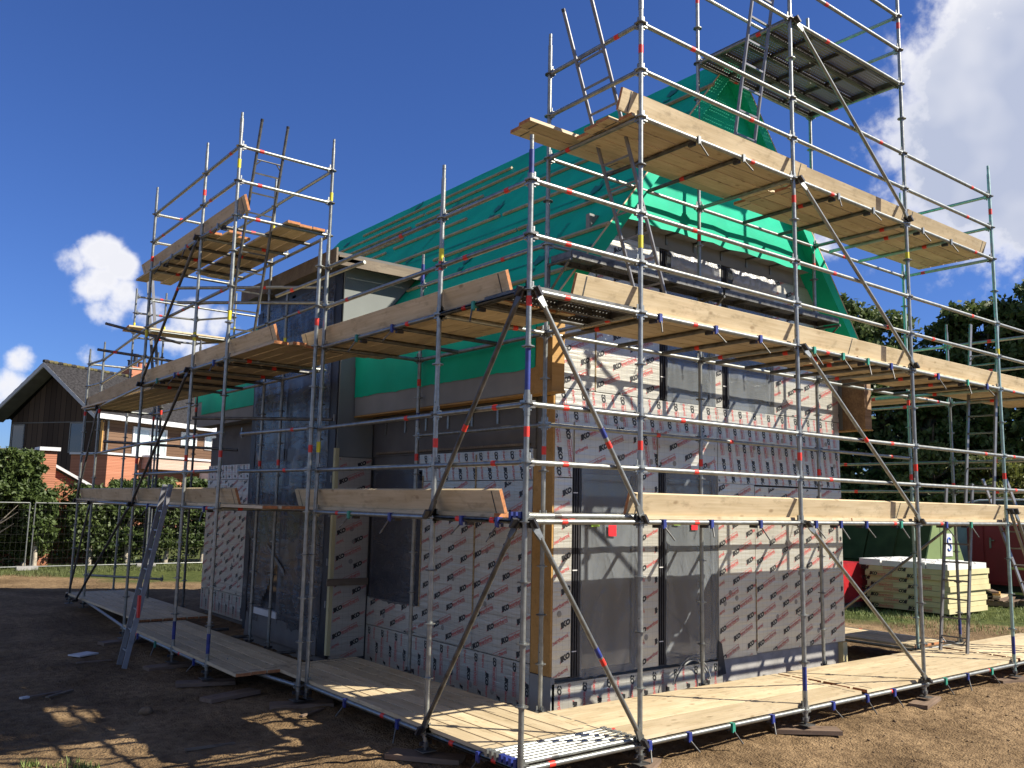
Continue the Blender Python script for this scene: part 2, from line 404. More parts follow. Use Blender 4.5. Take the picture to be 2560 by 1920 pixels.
# ------------------------------------------------------------ ground
def ground_mat():
    m = bpy.data.materials.new('sandy_soil'); m.use_nodes = True; nt = m.node_tree; b = nt.nodes['Principled BSDF']
    N = nt.nodes.new; L = nt.links.new; b.inputs['Roughness'].default_value = .95; b.inputs['Specular IOR Level'].default_value = .15
    tc = N('ShaderNodeTexCoord')

    def nz(s, d=8): n = N('ShaderNodeTexNoise'); n.inputs['Scale'].default_value = s; n.inputs['Detail'].default_value = d; L(tc.outputs['Object'], n.inputs['Vector']); return n.outputs['Fac']

    def rng(x, a, b_): r = N('ShaderNodeMapRange'); r.inputs['From Min'].default_value = a; r.inputs['From Max'].default_value = b_; L(x, r.inputs['Value']); return r.outputs[0]
    c1 = N('ShaderNodeMixRGB'); L(rng(nz(.9), .35, .65), c1.inputs[0]); c1.inputs[1].default_value = (.145, .095, .047, 1); c1.inputs[2].default_value = (.28, .19, .10, 1)
    c2 = N('ShaderNodeMixRGB'); c2.blend_type = 'MULTIPLY'; c2.inputs[0].default_value = .8; L(c1.outputs[0], c2.inputs[1])
    c3 = N('ShaderNodeMixRGB'); L(rng(nz(9), .3, .62), c3.inputs[0]); c3.inputs[1].default_value = (.45, .42, .40, 1); c3.inputs[2].default_value = (1.05, 1.05, 1.05, 1); L(c3.outputs[0], c2.inputs[2])
    # grass further out
    sp = N('ShaderNodeSeparateXYZ'); L(tc.outputs['Object'], sp.inputs[0])
    ln = N('ShaderNodeVectorMath'); ln.operation = 'DOT_PRODUCT'; L(tc.outputs['Object'], ln.inputs[0]); ln.inputs[1].default_value = (.8, .6, 0)
    g = N('ShaderNodeMath'); g.operation = 'ADD'; L(ln.outputs['Value'], g.inputs[0])
    k = N('ShaderNodeMath'); k.operation = 'MULTIPLY'; L(nz(.5), k.inputs[0]); k.inputs[1].default_value = 7; L(k.outputs[0], g.inputs[1])
    mr = rng(g.outputs[0], 17.3, 18.6)
    gr = N('ShaderNodeMixRGB'); L(rng(nz(4), .3, .7), gr.inputs[0]); gr.inputs[1].default_value = (.035, .05, .01, 1); gr.inputs[2].default_value = (.10, .115, .03, 1)
    mx = N('ShaderNodeMixRGB'); L(mr, mx.inputs[0]); L(c2.outputs[0], mx.inputs[1]); L(gr.outputs[0], mx.inputs[2])
    L(mx.outputs[0], b.inputs['Base Color'])
    bp = N('ShaderNodeBump'); bp.inputs['Strength'].default_value = .9; bp.inputs['Distance'].default_value = .05
    a = N('ShaderNodeMath'); a.operation = 'ADD'; L(nz(14), a.inputs[0]); L(nz(45), a.inputs[1])
    L(a.outputs[0], bp.inputs['Height']); L(bp.outputs[0], b.inputs['Normal'])
    return m


def gz(x, y):
    v = Vector((x * .8, y * .8, 0))
    h = -.235 + .02 * noise.noise(v * .5)
    d = math.hypot(x + 1, y - 1)
    a = 1 if d < 16 else max(0, 1 - (d - 16) / 14)
    h += a * (.022 * noise.fractal(v * 2.3, 1, 2, 4) + .020 * noise.fractal(v * 6, .9, 2, 3))
    if d < 9: q = noise.noise(Vector((x * 6.5 + 3 * noise.noise(v), y * 4.5, 9))); h -= .045 * max(0, q - .18)
    # ruts and footprints close to the gable scaffold
    if -3.5 < y < 0 and x > 0: h += -.02 * max(0, noise.noise(Vector((x * 4.5, y * 6, 3))))
    # pit beyond the house corner
    if 7.75 < x < 9.2 and 1.5 < y < 12: h -= .0
    return h


def build_ground():
    def axis(lo, hi, fine, a, b):
        pts = []; x = a
        while x <= b: pts.append(x); x += fine
        s = fine; x = b
        while x < hi: s *= 1.22; x += s; pts.append(x)
        s = fine; x = a
        while x > lo: s *= 1.22; x -= s; pts.insert(0, x)
        return pts
    xs = axis(-700, 900, .07, -5.2, 12); ys = axis(-500, 1200, .07, -4.2, 10)
    vs = [(x, y, gz(x, y)) for y in ys for x in xs]; n = len(xs)
    fs = [(j * n + i, j * n + i + 1, (j + 1) * n + i + 1, (j + 1) * n + i) for j in range(len(ys) - 1) for i in range(n - 1)]
    mb = MB(); mb.add(vs, fs, ground_mat(), True); o = mb.obj('ground'); o['kind'] = 'structure'; o['label'] = 'churned sandy building ground turning to grass further out'
    return o


build_ground()

# ------------------------------------------------------------ scaffold kit
A_, B_ = 1.39, 1.42
XS = [0, 1.39, 3.955, 6.52, 9.09, 10.48]
GZ = -.2


def standard(parent, x, y, z0, z1, mat_=None, tapes=(), blue=(), ytapes=(), ring_from=0, jack=True, sleeves=()):
    mt = mat_ or GALV; mb = MB()
    segs = [(z0, z1, mt)]
    for (a, b) in blue:
        ns = []
        for (p, q, m_) in segs:
            if a > p and b < q or (a >= p and b <= q): ns += [(p, a, m_), (a, b, BLUEP), (b, q, m_)]
            else: ns.append((p, q, m_))
        segs = [s for s in ns if s[1] - s[0] > .001]
    for (p, q, m_) in segs: mb.tube((x, y, p), (x, y, q), .0242, m_, 14)
    k = math.ceil((z0 + .001) / .5) * .5
    while k < z1 - .12:
        if k >= ring_from:
            mb.tube((x, y, k - .005), (x, y, k + .005), .058, DARKG if (int(k * 2) + int(x * 3)) % 3 == 0 else GALV, 10)
            mb.tube((x, y, k - .02), (x, y, k + .02), .03, mt, 10)
        k += .5
    for s_ in sleeves:
        mb.tube((x, y, s_), (x, y, s_ + .2), .0275, mt, 12); mb.tube((x - .026, y - .012, s_ + .12), (x - .029, y - .013, s_ + .12), .006, DARK, 6)
    for t in tapes: mb.tube((x, y, t - .045), (x, y, t + .045), .0256, REDT, 14, False)
    for t in ytapes: mb.tube((x, y, t - .07), (x, y, t + .06), .0256, YELT, 14, False)
    if z1 > 5 and (z1 * 10) % 5 > 1:   # slimmer spigot at the open top
        mb.tube((x, y, z1), (x, y, z1 + .14), .019, mt, 12); mb.tube((x, y, z1 + .09), (x, y, z1 + .105), .0195, DARK, 8)
    o = mb.obj('standard', parent)
    if jack and z0 < .2:
        j = MB(); j.tube((x, y, GZ + .045), (x, y, z0 + .05), .017, DARKG, 10)
        for i in range(4): j.tube((x, y, GZ + .07 + i * .025), (x, y, GZ + .08 + i * .025), .0195, DARKG, 8)
        j.cbox((x, y, GZ + .046), (.15, .15, .007), DARKG); j.cbox((x, y, z0 + .01), (.13, .02, .03), DARK); j.tube((x, y, z0 - .02), (x, y, z0 + .02), .035, DARKG, 8)
        attach(j.obj('base_jack'), o) if False else setattr(j.obj('base_jack'), 'parent', o)
    return o


def tube_part(parent, name, p, q, r=.0242, mt=None, heads=True, tape=None, th=None):
    """tube between two nodes; wedge heads at each end"""
    mt = mt or GALV; p = Vector(p); q = Vector(q); d = (q - p).normalized(); mb = MB()
    off = .045 if heads else 0
    a = p + d * off; b = q - d * off
    mb.tube(a, b, r, mt, 12)
    if heads:
        side = Vector((-d.y, d.x, 0)).normalized() if abs(d.z) < .9 else Vector((1, 0, 0))
        upv = side.cross(d) * -1
        if upv.z < 0: upv = -upv
        for e, s in ((a, 1), (b, -1)):
            X = Matrix((d * s, side, upv)).transposed().to_4x4(); X.translation = e
            mb.box((-.03, -.017, -.032), (.035, .017, .034), DARKG if random.random() < .4 else mt, X)
            mb.box((-.012, -.004, -.055), (.004, .004, .085), GALV, X)
    L = (b - a).length
    if tape is None: tape = (random.choice((.22, .3, .7, .78)),) if random.random() < .75 else ()
    for t in tape:
        c = a + d * L * t; mb.tube(c - d * .033, c + d * .033, r + .0015, th or REDT, 12, False)
    return mb.obj(name, parent)


def brace(parent, p, q, mt=None, tape=(), btape=()):
    """diagonal with flattened ends"""
    mt = mt or GALV; p = Vector(p); q = Vector(q); d = (q - p).normalized(); mb = MB()
    a = p + d * .16; b = q - d * .16
    mb.tube(a, b, .0225, mt, 12)
    side = Vector((-d.y, d.x, 0)).normalized(); nrm = d.cross(side)
    for e, s, o in ((a, -1, p), (b, 1, q)):
        X = Matrix((d * s, nrm, side)).transposed().to_4x4(); X.translation = e
        mb.add([(-.01, -.022, -.018), (-.01, .022, -.018), (-.01, .022, .018), (-.01, -.022, .018), (.09, -.034, -.006), (.09, .034, -.006), (.09, .034, .006), (.09, -.034, .006),
                (.16, -.026, -.005), (.16, .026, -.005), (.16, .026, .005), (.16, -.026, .005)],
               [(0, 4, 5, 1), (1, 5, 6, 2), (2, 6, 7, 3), (3, 7, 4, 0), (4, 8, 9, 5), (5, 9, 10, 6), (6, 10, 11, 7), (7, 11, 8, 4), (8, 11, 10, 9)], mt, False, X)
        mb.box((.10, -.012, -.05), (.19, .012, .06), DARK, X)
    L = (b - a).length
    for t in tape: c = a + d * L * t; mb.tube(c - d * .035, c + d * .035, .0242, REDT, 12, False)
    for t in btape: c = a + d * L * t; mb.tube(c - d * .05, c + d * .05, .0243, BLUEP, 12, False)
    return mb.obj('diagonal_brace', parent)


def board_clamp(parent, p, along, outw, mt=None, tail=True):
    """clamp gripping a ledger, with its hanging handle"""
    mt = mt or random.choice((BLUEP, BLUEP, BLUEP, GREENP)); along = Vector(along); outw = Vector(outw); z = Vector((0, 0, 1))
    X = Matrix((along, outw, z)).transposed().to_4x4(); X.translation = Vector(p); mb = MB()
    for s in (-1,):
        mb.tube(Vector(p) - along * .022, Vector(p) + along * .022, .031, mt, 12)
    mb.box((-.02, .02, -.06), (.02, .04, .03), mt, X)
    mb.box((-.03, -.1, -.055), (.01, -.02, -.02), DARK, X)
    if tail:
        q = Vector(p) + outw * .04 - z * .05; e = q + along * random.choice((-.04, .07, .08)) + outw * .05 - z * (.09 + .05 * random.random())
        mb.tube(q, e, .008, DARKG, 6)
    return mb.obj('board_clamp', parent)


_BM = {}


def board_mesh(L, w=.191, t=.036):
    k = (round(L, 2), w, t)
    if k not in _BM:
        mb = MB(); h = L / 2; e = .004
        mb.add([(-h, -w / 2, 0), (h, -w / 2, 0), (h, w / 2, 0), (-h, w / 2, 0), (-h, -w / 2 + e, t), (h, -w / 2 + e, t), (h, w / 2 - e, t), (-h, w / 2 - e, t), ],
               [(0, 3, 2, 1), (4, 5, 6, 7), (0, 1, 5, 4), (2, 3, 7, 6)], WOOD)
        mb.add([(h, -w / 2, 0), (h, w / 2, 0), (h, w / 2 - e, t), (h, -w / 2 + e, t), (-h, -w / 2, 0), (-h, -w / 2 + e, t), (-h, w / 2 - e, t), (-h, w / 2, 0)],
               [(0, 1, 2, 3), (4, 5, 6, 7)], WOODEND)
        for s in (-1, 1):
            x = s * (h - .12)
            mb.box((x - .008, -w / 2 + .012, t - .003), (x + .008, w / 2 - .012, t + .0015), STRIP)
            mb.box((x - .008, -w / 2 + .012, -.0015), (x + .008, w / 2 - .012, .003), STRIP)
        _BM[k] = mb.mesh('scaffold_board')
    return _BM[k]


ORD = ['outermost', 'second', 'third', 'fourth', 'fifth', 'sixth', 'seventh']


def board(a, b, z, label, group, w=.191, name='scaffold_board', tilt=None, lift=0):
    """board lying from a to b (xy of its centre line), underside at z"""
    a = Vector(a); b = Vector(b); d = b - a; L = d.length
    o = bpy.data.objects.new(name, board_mesh(L, w)); COL.objects.link(o)
    c = (a + b) / 2; o.location = (c.x, c.y, z); o.rotation_euler = (random.uniform(-.006, .006), lift, math.atan2(d.y, d.x))
    tag(o, label, 'scaffold board', group)
    return o


def toe(a, b, z, label, group, side=1, lean=.32, h=.225):
    """toe board on edge; bottom edge line a-b (xy), leaning outwards to the standards. side: +1 = its top leans to the right of a->b"""
    a = Vector(a); b = Vector(b); d = b - a; L = d.length
    o = bpy.data.objects.new('toe_board', board_mesh(L, h, .034)); COL.objects.link(o)
    c = (a + b) / 2; ang = math.atan2(d.y, d.x)
    # local y axis goes up, leaning
    X = Vector((d.x / L, d.y / L, 0)); rightv = Vector((X.y, -X.x, 0)) * side
    upv = (Vector((0, 0, 1)) * math.cos(lean) + rightv * math.sin(lean)).normalized(); n = X.cross(upv)
    Mx = Matrix((X, upv, n)).transposed().to_4x4(); Mx.translation = Vector((c.x, c.y, z)) + upv * (h / 2)
    o.matrix_world = Mx
    tag(o, label, 'toe board', group)
    return o


def sole(x, y, ang, label):
    mb = MB(); X = Matrix.Translation((x, y, GZ - .035)) @ Matrix.Rotation(ang, 4, 'Z')
    mb.box((-.36, -.11, 0), (.36, .11, .045), SOLE)
    o = mb.obj('sole_board'); o.matrix_world = X; tag(o, label, 'sole board', 'timber pads under the scaffold jacks')


ladder_n = [0]


def ladder(p0, p1, across, label, rung=.28, mt=None, rr=.021, braces=True, rail_box=False):
    """two rails from p0 to p1 (foot / head of first rail); second rail offset by vector across"""
    mt = mt or LADM; p0 = Vector(p0); p1 = Vector(p1); ac = Vector(across)
    rt_ = root('ladder', p0 + ac / 2, label, 'ladder', None)
    d = (p1 - p0).normalized(); L = (p1 - p0).length; acn = ac.normalized(); nn = d.cross(acn)
    for s in (0, 1):
        mb = MB(); a = p0 + ac * s
        if rail_box:
            X = Matrix((acn, nn, d)).transposed().to_4x4(); X.translation = a
            mb.box((-.0125, -.033, 0), (.0125, .033, L), mt, X)
        else:
            mb.tube(a, a + d * L, rr, mt, 12); mb.tube(a + d * (L - .02), a + d * (L + .015), rr + .002, DARK, 10)
        mb.obj('rail', rt_)
    k = .22
    top = L - (.55 if braces else .15)
    while k < top:
        mb = MB(); a = p0 + d * k; X = Matrix((acn, nn, d)).transposed().to_4x4(); X.translation = a
        mb.box((0, -.012, -.011), (ac.length, .012, .011), mt, X); mb.obj('rung', rt_); k += rung
    if braces:
        mb = MB()
        for kk in (top, .12):
            a = p0 + d * kk; mb.tube(a, a + ac, .011, mt, 8)
            sg = 1 if kk > 1 else -1
            mb.tube(a + acn * .08, a - d * .09 * sg, .009, mt, 6); mb.tube(a + ac - acn * .08, a + ac - d * .09 * sg, .009, mt, 6)
        mb.obj('end_bracket', rt_)
    return rt_


# ------------------------------------------------------------ gable scaffold
G = root('tube_scaffold', (0, 0, GZ), 'four storey galvanised tube scaffold along the white insulated gable and round the near corner', 'scaffold')
std_gable = [
    # x, y, top, blue spans, red tapes, yellow tapes, material
    (0, 0, 5.28, ((3.12, 3.5), (5.06, 5.28)), (2.86 - .1, 3.9), (), None, (.0, 2.9)),
    (XS[1], 0, 8.6, (), (2.72, 6.72), (4.72,), None, (1.0, 3.0, 7.15)),
    (XS[2], 0, 9.6, ((.1, .45),), (2.74, 5.75), (), None, (.0, 4.0)),
    (XS[3], 0, 9.6, (), (2.72, 8.86), (5.55,), None, (2.0,)),
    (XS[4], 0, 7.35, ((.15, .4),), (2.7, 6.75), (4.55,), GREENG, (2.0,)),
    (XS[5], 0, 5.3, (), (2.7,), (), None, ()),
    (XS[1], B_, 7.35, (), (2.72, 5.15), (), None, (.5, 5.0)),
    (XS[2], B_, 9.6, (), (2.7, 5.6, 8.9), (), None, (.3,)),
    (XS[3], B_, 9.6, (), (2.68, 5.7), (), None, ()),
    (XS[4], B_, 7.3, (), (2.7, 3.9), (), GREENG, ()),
    (0, B_, 5.42, (), (2.72, 4.5), (4.62,), None, (.0, 3.0)),
    (0, 4.0, 5.3, (), (), (2.78,), None, (3.0,)),
    (A_, 4.0, 5.3, ((3.0, 3.3), (5.0, 5.3)), (2.72, 3.7), (), None, (3.0,)),
]
for (x, y, top, bl, tp, yt, mt, sl) in std_gable:
    z0 = .1 if (y > 1 and x > 1) else -.02
    standard(G, x, y, z0 - .08, top, mt, tp, bl, yt, ring_from=.3 if z0 > 0 else 0, sleeves=sl)
# front ledgers, bay by bay
bays = [(0, 1), (1, 2), (2, 3), (3, 4), (4, 5)]
zs_by_bay = {0: (0, 2, 2.5, 3, 4, 4.5, 5), 1: (0, 2, 2.5, 3, 4, 4.5, 5, 6, 6.5, 7, 8), 2: (0, 2, 2.5, 3, 4, 4.5, 5, 6, 6.5, 7, 8, 8.5, 9),
             3: (0, 2, 2.5, 3, 4, 4.5, 5, 6, 6.5, 7), 4: (0, 2, 2.5, 3, 4, 4.5, 5)}
for (i, j) in bays:
    for z in zs_by_bay[i]:
        th = None
        tube_part(G, 'ledger', (XS[i], 0, z), (XS[j], 0, z), tape=(.3,) if i == 0 and z > 2.2 else None)
for (i, j), zs in {(1, 2): (2, 3, 4, 5, 6), (2, 3): (2, 3, 4, 6, 8, 9), (3, 4): (2, 3, 4, 6)}.items():
    for z in zs: tube_part(G, 'ledger', (XS[i], B_, z), (XS[j], B_, z))
# depth tubes at each standard
for i, zs in enumerate(((0, 2, 4), (0, 2, 4, 6, 6.5, 7), (0, 2, 4, 6, 8), (0, 2, 4, 6, 8, 8.5, 9), (0, 2, 4, 6, 6.5, 7))):
    for z in zs:
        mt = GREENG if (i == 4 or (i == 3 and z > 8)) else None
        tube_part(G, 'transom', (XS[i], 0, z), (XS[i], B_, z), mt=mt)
# return on the left side, corner to second bay
for z in (0, 2, 2.5, 3, 4, 4.5, 5):
    tube_part(G, 'ledger', (0, 0, z), (0, B_, z)); tube_part(G, 'ledger', (0, B_, z), (0, 4.0, z), tape=(.2,) if z == 3 else None)
for z in (2, 3, 4, 5): tube_part(G, 'ledger', (A_, B_, z), (A_, 4.0, z))
for z in (0, 2, 4): tube_part(G, 'transom', (0, B_, z), (A_, B_, z)); tube_part(G, 'transom', (0, 4.0, z), (A_, 4.0, z))
# intermediate deck bearers under the boards, with their clamps
def bearer(parent, a, b, along, outw, clamp=True, mt=DARKG, cm=None):
    a = Vector(a); b = Vector(b)
    o = tube_part(parent, 'transom', a, b, .0242, mt, False, tape=(random.choice((.25, .35, .6)),) if random.random() < .5 else ())
    if clamp: board_clamp(parent, a - Vector((0, 0, 0)), along, outw, GALV if a[2] > 5.5 else None)
for z, bb in ((0, {1: (.1, .65, 1.3, 1.95), 2: (.5, 1.2, 1.8), 3: (.5, 1.1, 1.8)}), (2, {1: (.3, 1.0, 1.8), 2: (.25, .75, 1.3, 2.1), 3: (.7, 1.4)}),
              (4, {1: (.25, 1.1, 1.85), 2: (.3, .9, 1.45, 2.0), 3: (.65, 1.5, 2.1)}), (6, {1: (.85, 1.6), 2: (.9, 1.7), 3: (.4, 1.2)})):
    for i, offs in bb.items():
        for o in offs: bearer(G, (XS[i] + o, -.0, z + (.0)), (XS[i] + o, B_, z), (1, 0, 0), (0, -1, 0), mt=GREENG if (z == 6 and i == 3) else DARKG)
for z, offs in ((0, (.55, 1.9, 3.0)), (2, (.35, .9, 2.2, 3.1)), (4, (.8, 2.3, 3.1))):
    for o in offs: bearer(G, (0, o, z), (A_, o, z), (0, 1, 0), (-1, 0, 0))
# diagonals
brace(G, (XS[0] + .04, -.05, 4.0), (XS[1], -.05, 2.02), btape=(.62,), tape=(.68,))
brace(G, (XS[0] + .04, -.05, 2.0), (XS[1], -.05, .02), btape=(.58,), tape=(.63,))
brace(G, (XS[2] + .04, -.05, 8.0), (XS[3], -.05, 6.05)); brace(G, (XS[2] + .04, -.05, 6.0), (XS[3], -.05, 4.05))
brace(G, (XS[2] + .04, -.05, 4.0), (XS[3], -.05, 2.02), tape=(.5,)); brace(G, (XS[2] + .04, -.05, 2.0), (XS[3], -.05, .05))
brace(G, (XS[4], -.05, 2.2), (XS[5], -.05, .1)); brace(G, (XS[4] + .07, -.09, 2.2), (XS[5] + .05, -.09, .1))
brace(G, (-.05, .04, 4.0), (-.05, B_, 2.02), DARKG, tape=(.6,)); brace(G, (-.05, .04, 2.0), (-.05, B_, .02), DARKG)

# narrow steel walkway on wall brackets at 4.85 m
for x in XS[1:4]:
    mb = MB(); mb.tube((x, B_, 4.76), (x, 1.02, 4.76), .018, DARKG, 8); mb.tube((x, B_, 4.4), (x, 1.06, 4.74), .014, DARKG, 8)
    mb.cbox((x, B_ - .03, 4.58), (.03, .03, .4), DARKG); mb.obj('wall_bracket', G)


def holes_mat(name, base, sc, thr, metal=.7):
    m = bpy.data.materials.new(name); m.use_nodes = True; nt = m.node_tree; b = nt.nodes['Principled BSDF']
    N = nt.nodes.new; L = nt.links.new; b.inputs['Base Color'].default_value = (*base, 1); b.inputs['Metallic'].default_value = metal; b.inputs['Roughness'].default_value = .45
    tc = N('ShaderNodeTexCoord'); sp = N('ShaderNodeSeparateXYZ'); L(tc.outputs['Object'], sp.inputs[0]); d = None
    for ax in (0, 1):
        mu = N('ShaderNodeMath'); mu.operation = 'MULTIPLY'; L(sp.outputs[ax], mu.inputs[0]); mu.inputs[1].default_value = sc
        fr = N('ShaderNodeMath'); fr.operation = 'FRACT'; L(mu.outputs[0], fr.inputs[0])
        su = N('ShaderNodeMath'); su.operation = 'SUBTRACT'; L(fr.outputs[0], su.inputs[0]); su.inputs[1].default_value = .5
        p2 = N('ShaderNodeMath'); p2.operation = 'MULTIPLY'; L(su.outputs[0], p2.inputs[0]); L(su.outputs[0], p2.inputs[1])
        if d is None: d = p2.outputs[0]
        else:
            a = N('ShaderNodeMath'); a.operation = 'ADD'; L(d, a.inputs[0]); L(p2.outputs[0], a.inputs[1]); d = a.outputs[0]
    g = N('ShaderNodeMath'); g.operation = 'GREATER_THAN'; L(d, g.inputs[0]); g.inputs[1].default_value = thr * thr
    L(g.outputs[0], b.inputs['Alpha'])
    return m


PERF = holes_mat('perforated_steel', (.20, .195, .18), 22, .13)


def steel_deck(x0, x1, yc, z, label, w=.338, rings=True):
    c = ((x0 + x1) / 2, yc, z); rt_ = root('steel_deck_plank', c, label, 'steel plank', 'steel deck planks'); mb = MB()
    mb.add([(x0, yc - w / 2, z), (x1, yc - w / 2, z), (x1, yc + w / 2, z), (x0, yc + w / 2, z)], [(0, 1, 2, 3)], PERF)
    mb.obj('deck_sheet', rt_)
    for s in (-1, 1):
        mb = MB(); y = yc + s * w / 2
        mb.box((x0, y - .004, z - .075), (x1, y + .004, z - .002), DARKG); mb.box((x0, y - s * .02 - .01, z - .08), (x1, y - s * .02 + .01, z - .075), DARKG)
        k = x0 + .15
        while k < x1 - .15: mb.tube((k, y - .006, z - .04), (k, y + .006, z - .04), .013, DARK, 8); k += .13
        mb.obj('side_flange', rt_)
    for x in (x0 + .015, x1 - .015): mb = MB(); mb.box((x - .02, yc - w / 2 + .005, z - .07), (x + .02, yc + w / 2 - .005, z - .004), DARKG); mb.obj('end_hook', rt_)
    k = x0 + .6
    while k < x1 - .3: mb = MB(); mb.box((k - .012, yc - w / 2 + .01, z - .05), (k + .012, yc + w / 2 - .01, z - .006), DARKG); mb.obj('cross_rib', rt_); k += .62
    return rt_


for k, yc in enumerate((.205, .545, .885, 1.225)):
    steel_deck(XS[2] + .02, XS[3] - .02, yc, 8.06, '%s steel plank of the topmost deck under the sky' % ('outermost', 'second from outside', 'third from outside', 'innermost')[k])
steel_deck(XS[1] + .02, XS[2] - .02, 1.20, 4.86, 'narrow steel walkway plank before the upper gable wall, left bay')
steel_deck(XS[2] + .02, XS[3] - .02, 1.20, 4.86, 'narrow steel walkway plank before the upper gable wall, right bay')
for k, yc in enumerate((.2, .53)):
    steel_deck(.03, XS[1] - .03, yc, 4.06, ('outer', 'inner')[k] + ' perforated steel plank at the near corner of the third deck')

# spare tubes filling the corner bay
for lvl, zz, n in (('ground', .045, 7), ('first', 2.05, 3)):
    for i in range(n):
        y = .04 + i * .066; mb = MB(); mb.tube((.02, y, zz), (XS[1] - .04, y, zz), .024, GALV, 12)
        
        if i in (0, 2, 5): mb.tube((.35 + .2 * i, y, zz), (.43 + .2 * i, y, zz), .0252, REDT if i == 5 else DARKG, 10, False)  # dark rings put shadow bands into the tube colour; red one is tape
        for x in (.0, XS[1] - .04):
            mb.box((x - .03, y - .018, zz - .03), (x + .03, y + .018, zz + .03), (BLUEP if x < .5 and i < 4 else GALV))
        o = mb.obj('loose_tube'); tag(o, '%s galvanised tube from the outside laid across the corner bay at %s level' % (ORD[i], lvl), 'steel tube', 'loose tubes filling the corner bay')

# ------------------------------------------------------------ decks of the gable scaffold
def deck_x(name, z, rows, y0, segs, jig=.06):
    for r in range(rows):
        for k, (x0, x1) in enumerate(segs):
            j = random.uniform(-jig, jig); lab = '%s pale softwood board of the %s, %s run' % (ORD[r], name, ('left', 'middle', 'right')[k] if len(segs) == 3 else ('left', 'right')[k] if len(segs) == 2 else 'only')
            board((x0 + j, y0 + .1 + r * .205), (x1 + j, y0 + .1 + r * .205), z + .0245 + (k % 2) * .0, lab, 'boards of the ' + name)
deck_x('ground level deck along the gable', 0, 6, .03, ((1.22, 5.18), (5.26, 9.3), (9.38, 12.3)))
deck_x('second level deck under the gable windows', 2, 5, .06, ((1.12, 5.05), (5.13, 9.2), (9.28, 12.0)))
deck_x('third level deck across the upper windows', 4, 5, .06, ((1.45, 5.3), (5.38, 9.25), (9.33, 12.0)))
# top timber deck: left boards stick out past the corner standards
for r in range(6):
    for k, (x0, x1) in enumerate((((.70 if r > 3 else 1.25), 4.15 if r < 5 else 2.3), (4.23, 8.95))):
        if r == 5 and k: continue
        board((x0 + random.uniform(-.08, .08), .16 + r * .206), (x1, .16 + r * .206), 6.0245 + (.04 if (k == 0 and r > 3) else 0),
              '%s pale board of the fourth level deck by the roof peak, %s run' % (ORD[r], ('left', 'right')[k]), 'boards of the fourth level deck')
# toe boards along the gable
TG = 'toe boards on edge along the gable decks'
toe((1.30, .14), (6.30, .14), 2.065, 'pale toe board left of the dark join on the second level', TG)
toe((6.32, .16), (10.9, .16), 2.065, 'pale toe board right of the dark join on the second level', TG)
toe((.60, .14), (5.3, .14), 4.065, 'knotty toe board with a printed end at third level', TG)
toe((5.2, .17), (10.9, .17), 4.065, 'pale toe board on the right half of the third level', TG)
toe((1.18, .14), (4.3, .14), 6.065, 'wide weathered toe board with stamped end beside the sky at fourth level', TG)
toe((4.1, .17), (6.75, .17), 6.065, 'short pale toe board in the middle of the fourth level', TG)
toe((6.70, .15), (9.02, .15), 6.065, 'pale toe board at the right end of the fourth level', TG)
# left side decks
def deck_y(name, z, rows, x0, segs, jig=.05):
    for r in range(rows):
        for k, (y0, y1) in enumerate(segs):
            j = random.uniform(-jig, jig); lab = '%s board of the %s, %s run' % (ORD[r], name, ('near', 'far')[k] if len(segs) == 2 else 'only')
            board((x0 + .1 + r * .205, y0 + j), (x0 + .1 + r * .205, y1 + j), z + .0245, lab, 'boards of the ' + name)
deck_y('ground level deck on the shaded side', 0, 6, .0, ((.46, 5.1),))
deck_y('second level deck on the shaded side', 2, 5, .05, ((.55, 4.4),))
deck_y('third level deck on the shaded side', 4, 5, .05, ((.62, 4.5),))
TS = 'toe boards on edge on the shaded side'
toe((.14, 4.7), (.14, .42), 2.065, 'toe board with sawn orange end near the corner on the second level', TS)
toe((.14, 4.75), (.14, .40), 4.065, 'splintered toe board with orange end near the corner on the third level', TS)

# ladders on the gable scaffold
ladder((2.40, .48, 4.07), (1.13, .48, 7.45), (0, .42, 0), 'leaning metal ladder passing the fourth deck beside the tall corner standard')
ladder((3.45, .52, 6.07), (3.45, -.02, 9.2), (.37, 0, 0), 'dark metal ladder climbing from the fourth deck to the steel top deck')
ladder((9.0, .62, .07), (9.42, .62, 2.6), (0, .40, 0), 'aluminium ladder standing on the ground level deck at the right end', rail_box=True)
ladder((9.35, .3, 2.07), (9.85, .3, 5.2), (.0, .42, 0), 'aluminium ladder from the second to the third deck at the right end', rail_box=True)

# ------------------------------------------------------------ scaffold tower round the dormer
T = root('tube_scaffold', (-.5, 7, GZ), 'shaded scaffold tower rising beside the film covered dormer', 'scaffold')
XO, XI = -.55, .86
standard(T, -.104, 4.0, -.08, 5.22, None, (2.75, 4.3), (), ())
standard(T, XO, 5.78, -.08, 7.35, None, (2.72,), ((.15, .4),), (6.75, 4.6), sleeves=(5.1, 7.2))
standard(T, XO, 7.17, -.08, 7.35, None, (2.7, 6.7), ((.15, .4),), (4.5,))
standard(T, XO, 9.7, -.08, 7.35, None, (2.72, 6.2), (), (4.9,))
for y, t in ((5.78, 7.35), (7.17, 5.3), (9.7, 7.35)): standard(T, XI, y, -.08, t, None, (2.7,), (), (6.6,) if t > 7 else (4.6,))
standard(T, XI, 7.9, -.08, 7.35, None, (2.7,), (), (6.65,))
for z in (0, 2, 2.5, 3, 4, 5, 6, 6.5, 7):
    tube_part(T, 'ledger', (XO, 5.78, z), (XO, 7.17, z)); tube_part(T, 'ledger', (XO, 7.17, z), (XO, 9.7, z))
for z in (0, 2.5, 3): tube_part(T, 'ledger', (-.104, 4.0, z), (-.30, 5.78, z))
for z in (4, 5, 6, 7): tube_part(T, 'ledger', (XI, 5.78, z), (XI, 9.7, z))
